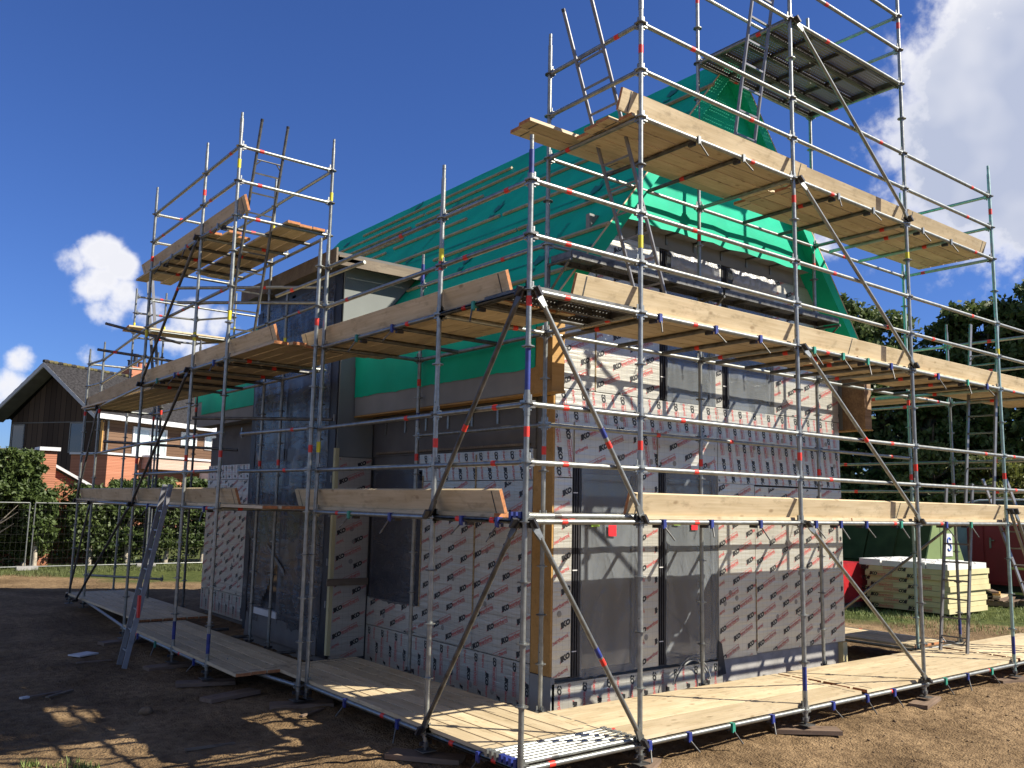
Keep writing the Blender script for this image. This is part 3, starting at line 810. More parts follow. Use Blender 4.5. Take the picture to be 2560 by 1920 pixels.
for z in (2, 4, 6, 6.5, 7):
    tube_part(T, 'transom', (XO, 5.78, z), (XI, 5.78, z), tape=(.2,)); tube_part(T, 'transom', (XO, 9.7, z), (XI, 9.7, z), tape=(.3,))
for z in (2, 4, 6): tube_part(T, 'transom', (XO, 7.17, z), (XI, 7.17, z))
for y in (6.4, 7.8, 8.5, 9.1): bearer(T, (XO, y, 6), (XI, y, 6), (0, 1, 0), (-1, 0, 0))
for y in (6.2, 7.9, 8.8): bearer(T, (XO, y, 4), (XI, y, 4), (0, 1, 0), (-1, 0, 0)); bearer(T, (XO, y, 0), (XI, y, 0), (0, 1, 0), (-1, 0, 0)); bearer(T, (XO, y, 2), (XI, y, 2), (0, 1, 0), (-1, 0, 0))
brace(T, (XO - .05, 7.17, 6.0), (XO - .05, 9.66, 4.0), DARKG, tape=(.3,)); brace(T, (XO - .05, 7.17, 4.0), (XO - .05, 9.66, 2.0), DARKG)
brace(T, (XO - .05, 9.7, 2.0), (XO + .2, 14.1, 0), DARKG)
# coupled loose tubes poking out
tube_part(T, 'coupled_tube', (XO - .06, 7.9, 5.12), (XI + .2, 5.95, 5.05), .0242, GALV, False, (.35,))
tube_part(T, 'coupled_tube', (XO - .06, 7.9, 5.35), (XI + .1, 6.1, 5.3), .0242, GALV, False, (.6,))
tube_part(T, 'coupled_tube', (-.1, 5.3, 4.85), (.3, 3.6, 5.05), .0242, GALV, False, (.2,))
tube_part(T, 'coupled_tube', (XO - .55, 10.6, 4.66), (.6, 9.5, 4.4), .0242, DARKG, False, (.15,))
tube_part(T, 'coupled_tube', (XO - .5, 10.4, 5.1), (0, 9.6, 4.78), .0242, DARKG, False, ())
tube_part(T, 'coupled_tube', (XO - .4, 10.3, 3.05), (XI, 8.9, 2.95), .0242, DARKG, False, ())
tube_part(T, 'coupled_tube', (XO + .1, 7.3, 3.3), (XI + .1, 5.6, 3.28), .0242, DARKG, False, ())
def deck_t(name, z, x0, rows, y0, y1, jig=.1):
    for r in range(rows):
        j = random.uniform(-jig, jig); board((x0 + .1 + r * .205, y0 + j), (x0 + .1 + r * .205, y1 + j), z + .0245, '%s board of the %s' % (ORD[r], name), 'boards of the ' + name)
deck_t('tower top deck', 6, XO + .03, 3, 6.75, 10.6, .25); deck_t('short inner half of the tower top deck', 6, XO + .70, 3, 5.72, 9.6, .06)
deck_t('tower deck at third level', 4, XO + .03, 6, 4.3, 9.9); deck_t('tower deck at second level', 2, XO + .03, 5, 4.35, 9.7)
deck_t('tower ground deck', 0, XO - .02, 5, 4.75, 9.7, .03)
TT = 'toe boards of the dormer tower'
toe((XO + .14, 10.5), (XO + .14, 5.62), 6.065, 'toe board with orange end high on the dormer tower', TT)
toe((XO + .14, 10.0), (XO + .14, 4.35), 4.065, 'toe board with sawn end above the dark boards at third level', TT)
toe((XO + .14, 9.9), (XO + .14, 5.3), 2.065, 'toe board behind the leaning ladder at second level', TT)
ladder((-.30, 6.62, 4.07), (-.30, 5.68, 7.42), (.385, 0, 0), 'dark ladder on the dormer tower reaching above its top rail', mt=DARKG)
LD = ladder((-1.17, 7.22, -.2), (-.66, 7.42, 2.32), (.02, .34, 0), 'aluminium ladder with a red sticker leaning from the sand to the shaded deck', rail_box=True, braces=False)

mb = MB(); mb.cbox((-1.035, 7.235, .62), (.03, .075, .3), REDT, Matrix.Rotation(0, 4, 'Z')); mb.obj('red_sticker', LD)

# far end section of the shaded side
F = root('tube_scaffold', (-.2, 13, GZ), 'low far end of the shaded side scaffold in front of the hedge', 'scaffold')
for x, y, t in ((-.17, 14.2, 5.25), (-.25, 15.1, 5.2), (1.2, 12.2, 5.2), (1.2, 15.1, 5.3), (.86, 13.4, 4.2)): standard(F, x, y, -.08, t, DARKG if x > .5 else None, (3.9,), (), ())
for z in (0, 2, 3, 4, 4.5, 5): tube_part(F, 'ledger', (XO + .02, 9.7, z), (-.17, 14.2, z), tape=()); tube_part(F, 'ledger', (-.17, 14.2, z), (-.25, 15.1, z), tape=())
for z in (2, 4, 5): tube_part(F, 'transom', (-.25, 15.1, z), (1.2, 15.1, z), tape=()); tube_part(F, 'ledger', (1.2, 12.2, z), (1.2, 15.1, z), tape=())
tube_part(F, 'transom', (-.17, 14.2, .5), (1.2, 13.5, .42), tape=())
brace(F, (-.2, 14.2, 4.0), (-.28, 15.1, 2.0), DARKG); brace(F, (-.2, 14.2, 2.0), (-.28, 15.1, 0), DARKG)
def deck_f(name, z, x0, rows, y0, y1):
    for r in range(rows): board((x0 + .1 + r * .205 + .08, y0), (x0 + .1 + r * .205, y1), z + .0245, '%s board of the %s' % (ORD[r], name), 'boards of the ' + name)
deck_f('far ground deck', 0, -.3, 6, 10.1, 15.3); deck_f('far second level deck', 2, -.3, 5, 10.0, 15.2); deck_f('far third level deck', 4, -.3, 5, 10.1, 15.3)
TF = 'toe boards at the far end'
toe((-.1, 15.3), (-.38, 10.1), 2.065, 'toe board at the far end in front of the hedge', TF)
toe((-.1, 15.3), (-.38, 10.1), 4.065, 'toe board at the far end below the neighbour roof', TF)
# platform behind the dormer tower with its ladder
K = root('tube_scaffold', (1.5, 15.6, GZ), 'distant scaffold platform seen against the clouds behind the dormer tower', 'scaffold')
for x, y in ((.9, 16.2), (1.6, 16.2), (2.3, 16.0), (2.9, 15.0)): standard(K, x, y, -.08, 7.1, None, (), (), (6.2,), jack=False)
for z in (5.9, 6.5, 6.9): tube_part(K, 'ledger', (.9, 16.2, z), (2.3, 16.0, z), tape=(.4,)); tube_part(K, 'ledger', (2.3, 16.0, z), (2.9, 15.0, z), tape=()); 
for z in (5.9, 6.6): tube_part(K, 'ledger', (.9, 15.0, z), (3.6, 15.0, z), tape=(.4,))
for r in range(4): board((.5 + r * .02, 15.15 + r * .2), (3.6, 15.15 + r * .2), 5.95, '%s board of the distant platform against the clouds' % ORD[r], 'boards of the distant platform')
ladder((1.5, 15.7, 4.0), (1.1, 15.7, 7.3), (0, .36, 0), 'distant ladder leaning against the clouds', rail_box=True, braces=False)

# ------------------------------------------------------------ scaffold on the far right side of the house
Q = root('tube_scaffold', (10, 4, GZ), 'scaffold along the far right side of the house in front of the trees', 'scaffold')
for x, y, t, mt in ((XS[5], B_, 5.25, None), (XS[4], 4.0, 5.3, GREENG), (XS[5], 4.0, 5.3, None), (XS[4], 6.6, 5.3, None), (XS[5], 6.6, 5.2, None)):
    standard(Q, x, y, -.08, t, mt, (2.6,), ((.15, .4),) if y == B_ else (), ())
for z in (0, 2, 2.5, 3, 4, 4.5, 5):
    tube_part(Q, 'ledger', (XS[5], 0, z), (XS[5], B_, z), tape=(.5,))
    for a, b in ((B_, 4.0), (4.0, 6.6), (6.6, 9.2)):
        tube_part(Q, 'ledger', (XS[5], a, z), (XS[5], b, z), mt=GREENG if z > 4 else None)
for z in (0, 2, 4, 4.5): 
    for a, b in ((B_, 4.0), (4.0, 6.6)): tube_part(Q, 'ledger', (XS[4], a, z), (XS[4], b, z))
for z in (0, 2, 4):
    for y in (B_, 4.0, 6.6): tube_part(Q, 'transom', (XS[4], y, z), (XS[5], y, z))
brace(Q, (XS[5] + .05, B_, 2.0), (XS[5] + .05, 4.0, .0))
for r in range(5):
    for z, nm in ((0, 'ground'), (2, 'second'), (4, 'third')):
        board((XS[4] + .14 + r * .205, 1.5), (XS[4] + .14 + r * .205, 7.9), z + .0245, '%s board of the %s level deck on the far right side' % (ORD[r], nm), 'boards of the far right decks')
ladder((11.0, -.1, -.2), (10.2, .45, 2.7), (.0, .36, 0), 'aluminium ladder leaning outside the right end below the trees', rail_box=True, braces=False)

# sole boards
for x, y, a, lab in ((0, 0, .2, 'muddy timber pad under the nearest corner standard'), (XS[1], 0, .5, 'muddy timber pad under the second standard of the gable'),
                     (XS[2], 0, -.7, 'reddish timber pad under the third standard of the gable'), (XS[3], 0, .25, 'flat timber pad under the fourth standard of the gable'),
                     (XS[4], 0, -.3, 'timber pad under the fifth standard of the gable'), (0, B_, -.9, 'large muddy pad below the shaded near bay'), (-.05, 4.0, -.4, 'timber pad carrying the pair of standards'),
                     (XO, 5.78, -.3, 'timber pad in the shade below the tower ladder'), (XO, 7.17, .1, 'timber pad beside the foot of the leaning ladder'), (XO, 9.7, .2, 'timber pad at the far foot of the tower'),
                     (XO, 4.9, .3, 'loose muddy block beside the tower deck end')):
    sole(x, y, a, lab)
# ------------------------------------------------------------ the house under construction
H = root('timber_frame_house', (4.7, 7, GZ), 'unfinished house with steep green membrane roof and silver insulation boards', 'house')
RX, RZ, SL = 4.7, 8.37, 1.235


def rz(x): return RZ - SL * abs(x - RX)


mb = MB(); mb.prism([(1.87, 1.84, GZ - .3), (7.55, 1.84, GZ - .3), (7.55, 1.84, 4.45), (RX, 1.84, 8.0), (1.87, 1.84, 4.45)], (0, 11.0, 0), GREYD); WALL = mb.obj('wall', H)
# roof: each slope a slab with a slightly billowing skin


def roof_slope(sgn, name):
    mb = MB(); n = 40; k = 34; y0, y1 = 1.4, 13.15; D = 3.23
    top = []
    for i in range(n + 1):
        for j in range(k + 1):
            y = y0 + (y1 - y0) * i / n; s = D * j / k
            b = .012 * noise.noise(Vector((y * 1.3, s * 2.2, sgn * 5)))
            top.append((RX + sgn * s, y, RZ - SL * s + b))
    mb.add(top, [(i * (k + 1) + j, (i + 1) * (k + 1) + j, (i + 1) * (k + 1) + j + 1, i * (k + 1) + j + 1)[::sgn] for i in range(n) for j in range(k)], GREEN, True)
    t = .26
    a = (RX, RZ); b = (RX + sgn * D, RZ - SL * D)
    P = [(a[0], y0, a[1]), (b[0], y0, b[1]), (b[0], y0, b[1] - t), (a[0], y0, a[1] - t)]; Q = [(x, y1, z) for x, y, z in P]
    mb.add(P + Q, [(0, 1, 2, 3), (4, 7, 6, 5), (2, 6, 7, 3), (1, 5, 6, 2)], GREEN)
    return mb.obj(name, H)


RSL = roof_slope(-1, 'roof_slope'); RSR = roof_slope(1, 'roof_slope')
for sgn, pr_ in ((-1, RSL), (1, RSR)):      # thin timber edge along the verge
    mb = MB(); u = Vector((sgn, 0, -SL)).normalized(); nrm = Vector((sgn * SL, 0, 1)).normalized()
    X = Matrix((u, Vector((0, 1, 0)), nrm)).transposed().to_4x4(); X.translation = Vector((RX, 1.4, RZ))
    mb.box((.25, -.004, -.004), (3.23 * 1.589, .012, .012), WOOD, X); o = mb.obj('verge_batten'); o.parent = pr_
BATT = wood_mat('pale_batten', (.44, .38, .24), (.30, .25, .15), False)
# horizontal battens on the near slope: (slope distance, y from, y to)
nrm = Vector((-SL, 0, 1)).normalized(); u = Vector((-1, 0, -SL)).normalized()
for s, a, b in ((.46, 6.0, 11.4), (.82, 1.33, 2.2), (.83, 3.1, 8.4), (.82, 8.5, 12.7), (1.2, 6.2, 8.4), (1.58, 1.5, 4.6), (1.6, 8.45, 11.0), (1.2, 8.6, 12.9), (1.9, 6.05, 8.45), (1.95, 8.7, 12.6), (2.34, 1.38, 4.65), (2.33, 4.75, 6.4),
                (2.6, 6.15, 7.95), (2.3, 8.6, 12.8), (3.05, 1.38, 3.7), (3.05, 3.74, 5.9), (3.8, 1.38, 4.3), (3.8, 4.4, 5.9), (4.56, 1.42, 4.9), (4.56, 5.0, 5.9), (3.1, 9.5, 12.9), (3.8, 9.5, 12.9), (4.56, 9.5, 12.9)):
    mb = MB(); X = Matrix((u, Vector((0, 1, 0)), nrm)).transposed().to_4x4(); X.translation = Vector((RX, 0, RZ)) + u * s
    mb.box((-.022, a, .008), (.022, b, .042), BATT, X); mb.obj('roof_batten', H)
# printed emblems and text rows on the membrane
MARK = mat('faded_print', (.01, .16, .12), .6, 0, .1, 6)
mb = MB(); X = Matrix((u, Vector((0, 1, 0)), nrm)).transposed().to_4x4(); X.translation = Vector((RX, 0, RZ))
def emblem(s, y, k=1.0):
    z = .015
    for sh in ([(-.2, -.1), (-.02, -.1), (.06, 0), (-.02, .1), (-.2, .1), (-.14, 0)], [(.10, -.07), (.2, -.07), (.2, .07), (.10, .07), (.14, 0)], [(-.30, -.015), (-.2, -.015), (-.2, .015), (-.30, .015)]):
        mb.add([(s + a * k, y + b * k, z) for a, b in sh], [list(range(len(sh)))], MARK, False, X)
for s, y in ((.46, 2.3), (2.75, 2.35), (4.2, 2.4), (2.05, 5.1), (2.7, 7.1), (.55, 12.2), (.25, 9.4), (1.2, 7.2), (3.5, 4.6)): emblem(s, y, .9)
TV, TF_ = text_tris('insulation', .13, 1.0)
for s, y in ((1.9, 6.9), (3.4, 2.35), (2.9, 5.05), (1.9, 9.5), (1.0, 5.2), (.7, 2.25), (1.2, 9.3), (.9, 7.2), (4.1, 5.1)):
    mb.add([(s + a * 1.0, y + b, .014) for a, b in TV], TF_, MARK, False, X)
for s_ in (1.38, 2.78, 4.15):
    k = 1.42
    while k < 13: w_ = .004 + .004 * random.random(); mb.add([(s_ + .01 * noise.noise(Vector((k, s_, 0))), k, .016), (s_ + .01 * noise.noise(Vector((k + .3, s_, 0))), k + .3, .016), (s_ + .012 + w_, k + .3, .016), (s_ + .012 + w_, k, .016)], [(0, 1, 2, 3)], MARK, False, X); k += .3
mb.obj('membrane_print', H)
# gable membrane triangle above a pale soffit
mb = MB(); y = 1.55
zb = 5.64; xl = RX - (RZ - .26 - zb) / SL - .0; xr = RX + (RZ - .26 - zb) / SL
n = 26; V = []; Fc = []
for i in range(n + 1):
    z = zb + (RZ - .26 - zb) * i / n; w = (RZ - .26 - z) / SL
    for j in range(13):
        x = RX + w * (j / 6 - 1); V.append((x, y + .018 * noise.noise(Vector((x * 2.2, z * 1.7, 1))) - (.012 if i == 0 else 0), z + (.012 * math.sin(x * 9) if i == 0 else 0)))
for i in range(n):
    for j in range(12): Fc.append((i * 13 + j, i * 13 + j + 1, (i + 1) * 13 + j + 1, (i + 1) * 13 + j))
mb.add(V, Fc, GREEN, True); mb.obj('gable_membrane', H)
mb = MB(); mb.box((xl + .02, y + .02, zb + .03), (xr - .02, 1.835, zb + .05), GREYB); mb.obj('soffit', H)
mb = MB(); mb.box((xl - .35, 1.77, 5.48), (xr + .35, 1.835, zb + .03), GREYB); mb.obj('fascia_board', H)
for x in (3.17, 3.715, 4.26, 4.83, 5.385, 5.94):
    mb = MB(); mb.box((x - .02, 1.755, 5.54), (x + .02, 1.768, 5.66), GALV); mb.box((x - .02, 1.57, 5.655), (x + .02, 1.768, 5.668), DARKG); mb.obj('angle_bracket', H)
# eave boxes with membrane hanging over them
for sgn, y1 in ((-1, 5.92), (1, 13.1)):
    xo = RX + sgn * 3.23; xi = RX + sgn * 2.885
    mb = MB(); a, b = sorted((xo, xo - sgn * .18)); mb.box((a + .002, 1.4, 3.385), (b, 1.78, 4.37), WOODB if sgn > 0 else WOODO)
    mb.box((a + .004, 1.78, 3.39), (b, y1, 4.36), GREYB)
    c, d = sorted((xo - sgn * .18, xi + sgn * .01)); mb.box((c, 1.845, 3.40), (d, y1, 4.5), GREYD)
    mb.box((a, 1.38, 3.365), (b + (0 if sgn > 0 else .0), y1, 3.385), WOODO); e = mb.obj('eave_box', H)
    # wavy lower edge of the hanging membrane
    mb = MB(); m = 60; V = []
    for i in range(m + 1):
        yy = (1.66 if i == 0 else 1.42 + (y1 - 1.42) * i / m); zz = 3.66 + .022 * noise.noise(Vector((yy * 2.2, 0, 0))) + (.012 * noise.noise(Vector((yy * 9, 0, 0))))
        if sgn < 0: yy = max(yy, 1.68 + .03 * noise.noise(Vector((0, i, 0))))
        V += [(xo - .006 if sgn < 0 else xo + .006, yy, zz), (xo - .008 if sgn < 0 else xo + .008, yy, 4.385)]
    mb.add(V, [(2 * i, 2 * i + 2, 2 * i + 3, 2 * i + 1) for i in range(m)], GREEN, True); o = mb.obj('hanging_membrane'); o.parent = e
# far part of the shaded eave beyond the dormer
mb = MB(); mb.box((1.49, 9.2, 3.6), (1.81, 13.0, 4.37), GREYB); e = mb.obj('eave_box', H)
mb = MB(); mb.box((1.472, 9.2, 3.85), (1.488, 12.7, 4.385), GREEN); o = mb.obj('hanging_membrane'); o.parent = e

XV, YV, ZV = Vector((1, 0, 0)), Vector((0, 1, 0)), Vector((0, 0, 1))


WASH = mat('pressed_washer', (.26, .25, .22), .6, .2, .1, 9)


def panel(poly, rect, mode, ph=0, y=1.75, th=.085, axis='y', sc=1.0, phz=0):
    """insulation board: poly in (s,z); s is x on the gable, y on the side"""
    mb = MB()
    if axis == 'y': mb.prism([(a, y, b) for a, b in poly], (0, th, 0), FOIL)
    else: mb.prism([(y, a, b) for a, b in poly][::-1], (th, 0, 0), FOIL)
    # pressed washers of the fixings, and a few scuffed dents
    s0, s1, t0, t1 = rect; rg = random.Random(int(s0 * 100 + t0 * 10)); k = max(2, int((s1 - s0) * (t1 - t0) * 2.6))
    for _ in range(k):
        if s1 - s0 < .2 or t1 - t0 < .2: break
        ca, cb = rg.uniform(s0 + .08, s1 - .08), rg.uniform(t0 + .08, t1 - .08); ring = []
        for r_, dd in ((.036, .0006), (.028, .0022), (.0, .0006)):
            for q in range(10): t = q * math.pi / 5; ring.append((ca + r_ * math.cos(t), y - dd, cb + r_ * math.sin(t)) if axis == 'y' else (y - dd, ca + r_ * math.cos(t), cb + r_ * math.sin(t)))
        mb.add(ring, [(j * 10 + q, j * 10 + (q + 1) % 10, (j + 1) * 10 + (q + 1) % 10, (j + 1) * 10 + q) for j in range(2) for q in range(10)], WASH, True)
    o = mb.obj('insulation_board', H)
    pm = MB()
    O = Vector((0, y - .002, 0)) if axis == 'y' else Vector((y - .002, 0, 0)); U = XV if axis == 'y' else -YV
    if axis == 'x': rect = (-rect[1], -rect[0], rect[2], rect[3])
    if mode == 'diag': stamps(pm, O, U, ZV, rect, diag_spots(rect, ph, phz), R(21.5), sc)
    else: stamps(pm, O, U, ZV, rect, down_spots(rect, ph, .16 if mode == 'down' else .19), R(-80 if mode == 'down' else -90), sc)
    if pm.v: q = pm.obj('printed_lettering'); q.parent = o
    return o


def rp(a, b, c, d, *k, **kw): return panel([(a, c), (b, c), (b, d), (a, d)], (a, b, c, d), *k, **kw)


rp(1.83, 2.10, .25, 2.45, 'diag', -.16); rp(3.19, 3.535, .23, 2.57, 'diag', .0, phz=.1); rp(4.69, 5.465, .20, 2.47, 'diag', .01, phz=.05)
rp(5.475, 7.60, .22, 2.45, 'diag', .03, phz=.16)
rp(1.83, 4.68, 2.60, 3.48, 'down', .05); rp(4.69, 7.59, 2.475, 3.48, 'down', .1)
rp(2.12, 3.15, 2.62, 3.10, 'diag', .1, y=1.735, th=.012); rp(3.52, 4.60, 2.58, 3.10, 'diag', .22, y=1.735, th=.012)
rp(1.83, 2.10, 2.46, 2.59, 'down', 0)


def ru(x): return rz(x) - .27


for (a, b, ph) in ((1.83, 2.44, .1), (2.46, 3.56, .0), (4.66, 4.80, .0), (5.96, 6.6, .05), (6.61, 7.59, .1)):
    lo = 3.49; P = [(a, lo), (b, lo), (b, min(5.47, ru(b))), (a, min(5.47, ru(a)))]
    if b < RX and ru(a) < 5.47 < ru(b): P.insert(3, (RX - (RZ - .27 - 5.47) / SL, 5.47))
    if a > RX and ru(b) < 5.47 < ru(a): P.insert(3, (RX + (RZ - .27 - 5.47) / SL, 5.47))
    h = max(p[1] for p in P); o = panel(P, (a, b, lo, h if 3 < a < 5 else min(ru(a), ru(b), 5.47)), 'diag', ph, phz=.13)
SEAM = mat('expanding_foam', (.36, .28, .15), .9, 0, .25, 25, bump=.6)
for x, z0, z1 in ((2.45, 3.5, 4.5), (5.47, .25, 1.2)):
    mb = MB(); m = 24; V = []
    for i in range(m + 1):
        z = z0 + (z1 - z0) * i / m; w = .010 + .006 * noise.noise(Vector((x, z * 14, 0))); V += [(x - w, 1.745, z), (x + w, 1.745, z), (x + .001, 1.738, z)]
    mb.add(V, [(3 * i, 3 * i + 2, 3 * i + 5, 3 * i + 3) for i in range(m)] + [(3 * i + 2, 3 * i + 1, 3 * i + 4, 3 * i + 5) for i in range(m)], SEAM, True); mb.obj('foam_seam', H)
rp(1.83, 4.74, -.16, .19, 'vert', .0, y=1.745)
mb = MB(); mb.box((4.75, 1.78, GZ - .2), (7.56, 1.845, .21), CONC); mb.box((7.46, 1.70, GZ - .1), (7.57, 1.78, .21), YFOAM); mb.box((7.57, 1.71, GZ - .1), (7.58, 13, .2), GREYB); mb.obj('foundation', H)


def film_sheet(parent, O, U, V, w, h, amp=.012, m=FILM, cut=None, nx=22, ny=40, seed=0, ragged=.03):
    mb = MB(); nrm = U.cross(V); vs = []
    for i in range(nx + 1):
        for j in range(ny + 1):
            a = w * i / nx; b = h * j / ny
            if j == 0: b -= ragged * abs(noise.noise(Vector((a * 6, seed, 0)))) * 2
            q = noise.noise(Vector((a * 2.5, b * 1.2, seed))) + .6 * noise.noise(Vector((a * 7, b * 3 + a * 4, seed + 3)))
            vs.append(O + U * a + V * b + nrm * amp * q)
    fs = []
    for i in range(nx):
        for j in range(ny):
            if cut and cut(w * (i + .5) / nx, h * (j + .5) / ny): continue
            fs.append((i * (ny + 1) + j, (i + 1) * (ny + 1) + j, (i + 1) * (ny + 1) + j + 1, i * (ny + 1) + j + 1))
    mb.add(vs, fs, m, True); o = mb.obj('plastic_film'); o.parent = parent
    return o


STICKER_R = mat('red_sticker', (.6, .01, .02), .5, 0, .03, 4); STICKER_G = mat('lime_sticker', (.35, .6, .06), .5, 0, .05, 4); NAVY = mat('navy_print', (.01, .03, .08), .5, 0, .05, 4)
WH = mat('white_paint', (.55, .55, .54), .5, 0, .04, 3)


def window(x0, x1, z0, z1, frame=.13, film_bottom=.0, seed=0, stickers=()):
    """gable window: dark reveal, frame, pane, plastic film over it"""
    mb = MB()
    mb.box((x0, 1.765, z0), (x0 + frame, 1.80, z1), BLACKM); 
    for k in (.03, .065, .10): mb.box((x0 + k * frame / .13 - .006, 1.752, z0 + .01), (x0 + k * frame / .13 + .006, 1.766, z1 - .01), DARK)
    for zz in (z0 + .28, z0 + (z1 - z0) * .5, z1 - .3): mb.box((x0 + .01, 1.748, zz), (x0 + frame * .6, 1.755, zz + .012), WH)
    mb.box((x0 + frame, 1.79, z0), (x1, 1.825, z0 + .06), DARKF); mb.box((x0 + frame, 1.79, z1 - .07), (x1, 1.825, z1), DARKF)
    mb.box((x0 + frame, 1.79, z0 + .06), (x0 + frame + .06, 1.825, z1 - .07), DARKF); mb.box((x1 - .06, 1.79, z0 + .06), (x1, 1.825, z1 - .07), DARKF)
    o = mb.obj('window', H)
    mb = MB(); mb.box((x0 + frame + .06, 1.812, z0 + .06), (x1 - .06, 1.82, z1 - .07), GLASS); p = mb.obj('pane'); p.parent = o
    film_sheet(o, Vector((x0 + frame + .005, 1.752, z0 + film_bottom)), XV, ZV, x1 - x0 - frame, z1 - z0 - film_bottom, .012, FILM, seed=seed)
    for (a, c, w, h, m) in stickers:
        mb = MB(); mb.box((a, 1.728, c), (a + w, 1.7305, c + h), m)
        if m is STICKER_G: mb.box((a, 1.728, c + h), (a + w, 1.7305, c + h + .07), NAVY)
        q = mb.obj('sticker'); q.parent = o
    return o


DARKF = mat('dark_window_frame', (.05, .055, .06), .4, 0, .1, 6)
window(2.11, 3.18, .23, 2.58, seed=1, stickers=((2.385, 1.90, .13, .07, STICKER_G), (2.66, 1.79, .13, .13, STICKER_R)))
window(3.545, 4.68, .23, 2.57, seed=2, stickers=((3.80, 1.92, .12, .07, STICKER_G), (4.13, 1.86, .12, .13, STICKER_R)))
window(3.575, 4.655, 3.50, 5.46, seed=3, film_bottom=-.03); window(4.81, 5.95, 3.50, 5.46, seed=4, film_bottom=-.05)
# loose crumpled film rolled up along the window heads, loose black strip at the bottom corner
for x0, x1, sd_ in ((3.70, 4.66, 1), (4.95, 5.95, 5)):
    mb = MB(); nx, ny = 30, 12; V = []
    for i in range(nx + 1):
        for j in range(ny + 1):
            a = x0 + (x1 - x0) * i / nx; b = 5.12 + .33 * j / ny; V.append((a, 1.72 - .06 * math.sin(j / ny * 3.0) + .02 * noise.noise(Vector((a * 9, b * 9, sd_))), b + (.03 * noise.noise(Vector((a * 8, 0, sd_))) if j == 0 else 0)))
    mb.add(V, [(i * (ny + 1) + j, (i + 1) * (ny + 1) + j, (i + 1) * (ny + 1) + j + 1, i * (ny + 1) + j + 1) for i in range(nx) for j in range(ny)], film_mat('crumpled_film', (.42, .42, .41), .85, .25, 5), True)
    mb.obj('rolled_film', H)
mb = MB(); mb.prism([(4.66, 1.742, .45), (4.73, 1.742, .40), (4.80, 1.735, .02), (4.64, 1.735, .0)], (0, .004, 0), BLACKM); mb.obj('black_strip', H)

# shaded side wall
xw = 1.815
for (y0, y1, z0) in ((1.75, 1.90, .27), (1.925, 2.11, .27)):
    mb = MB(); mb.box((xw - (.012 if y0 < 1.9 else 0), y0 + .003, z0), (xw + .06, y1, 3.385 if y0 < 1.9 else 2.62), WOODO); mb.obj('corner_timber', H)
mb = MB(); mb.box((xw - .004, 1.745, GZ - .1), (xw + .05, 2.11, .26), GREYB); mb.obj('corner_block', H)
def sp(a, b, c, d, mode, ph=0, **k): return panel([(a, c), (b, c), (b, d), (a, d)], (a, b, c, d), mode, ph, y=xw, th=.05, axis='x', **k)
sp(2.12, 3.245, .36, 2.42, 'diag', .02, phz=.1); sp(3.255, 4.50, .36, 2.42, 'diag', .1); sp(2.12, 5.92, -.15, .35, 'vert', 0); sp(2.12, 4.6, 2.43, 2.79, 'down', .1)
sp(4.50, 5.92, .36, .75, 'diag', .12)
sp(9.25, 11.0, .3, 2.5, 'diag', .05); sp(11.01, 13.0, .3, 2.5, 'diag', .15); sp(9.25, 13.0, 2.51, 2.8, 'down'); sp(9.25, 13.0, -.15, .29, 'vert')
mb = MB(); mb.box((xw + .03, 2.12, 2.8), (xw + .055, 13.0, 3.395), GREYD); mb.obj('dark_wall_board', H)
for y in (2.3, 2.85, 3.4, 3.95, 4.5, 5.05, 5.6):
    mb = MB(); mb.box((xw + .015, y - .02, 3.12), (xw + .029, y + .02, 3.30), GALV); mb.obj('angle_bracket', H)
mb = MB(); mb.box((xw - .02, 2.2, 2.83), (xw + .02, 5.8, 2.86), WOODG); mb.obj('wall_lath', H)
for y, z0, z1 in ((3.25, .6, 2.75), (4.49, .75, 2.5)):
    mb = MB(); m = 40; V = []
    for i in range(m + 1):
        z = z0 + (z1 - z0) * i / m; w = .014 + .010 * noise.noise(Vector((y, z * 11, 0))); V += [(xw - .003, y - w, z), (xw - .003, y + w, z), (xw - .016, y, z)]
    mb.add(V, [(3 * i, 3 * i + 3, 3 * i + 5, 3 * i + 2) for i in range(m)] + [(3 * i + 2, 3 * i + 5, 3 * i + 4, 3 * i + 1) for i in range(m)], SEAM, True); mb.obj('foam_seam', H)
mb = MB(); mb.box((xw + .02, 4.53, .76), (xw + .05, 5.85, 2.58), BLACKM); o = mb.obj('window', H)
mb = MB(); mb.box((xw - .002, 4.515, .76), (xw + .02, 4.60, 2.58), DARK); q = mb.obj('black_strip'); q.parent = o
film_sheet(o, Vector((xw - .004, 5.86, .74)), -YV, ZV, 1.26, 1.88, .01, FILMD, seed=8)

# dormer bay rising from the ground through the roof
mb = MB(); mb.box((1.26, 6.0, GZ - .2), (1.86, 9.15, 5.6), GREYD); mb.prism([(1.86, 6.0, 4.4), (2.6, 6.0, 5.6), (1.86, 6.0, 5.6)], (0, 3.15, 0), GREYD); DW = mb.obj('dormer_wall', H)
mb = MB(); mb.prism([(1.235, 5.955, 2.78), (1.815, 5.955, 2.78), (1.815, 5.955, 4.85), (2.47, 5.955, 5.64), (1.235, 5.955, 5.64)], (0, .044, 0), mat('green_grey_board', (.16, .175, .16), .7, 0, .06, 2)); o = mb.obj('dormer_cheek'); o.parent = DW
mb = MB(); mb.prism([(1.235, 9.16, 2.78), (2.47, 9.16, 2.78), (2.47, 9.16, 5.64), (1.235, 9.16, 5.64)], (0, .04, 0), GREYD); o = mb.obj('dormer_cheek'); o.parent = DW
panel([(1.26, -.1), (1.80, -.1), (1.80, 2.77), (1.26, 2.77)], (1.27, 1.80, -.1, 2.77), 'diag', .02, y=5.93, th=.065)
mb = MB(); mb.box((1.20, 5.925, -.05), (1.259, 5.99, 2.9), YFOAM); mb.obj('foam_edge', H)
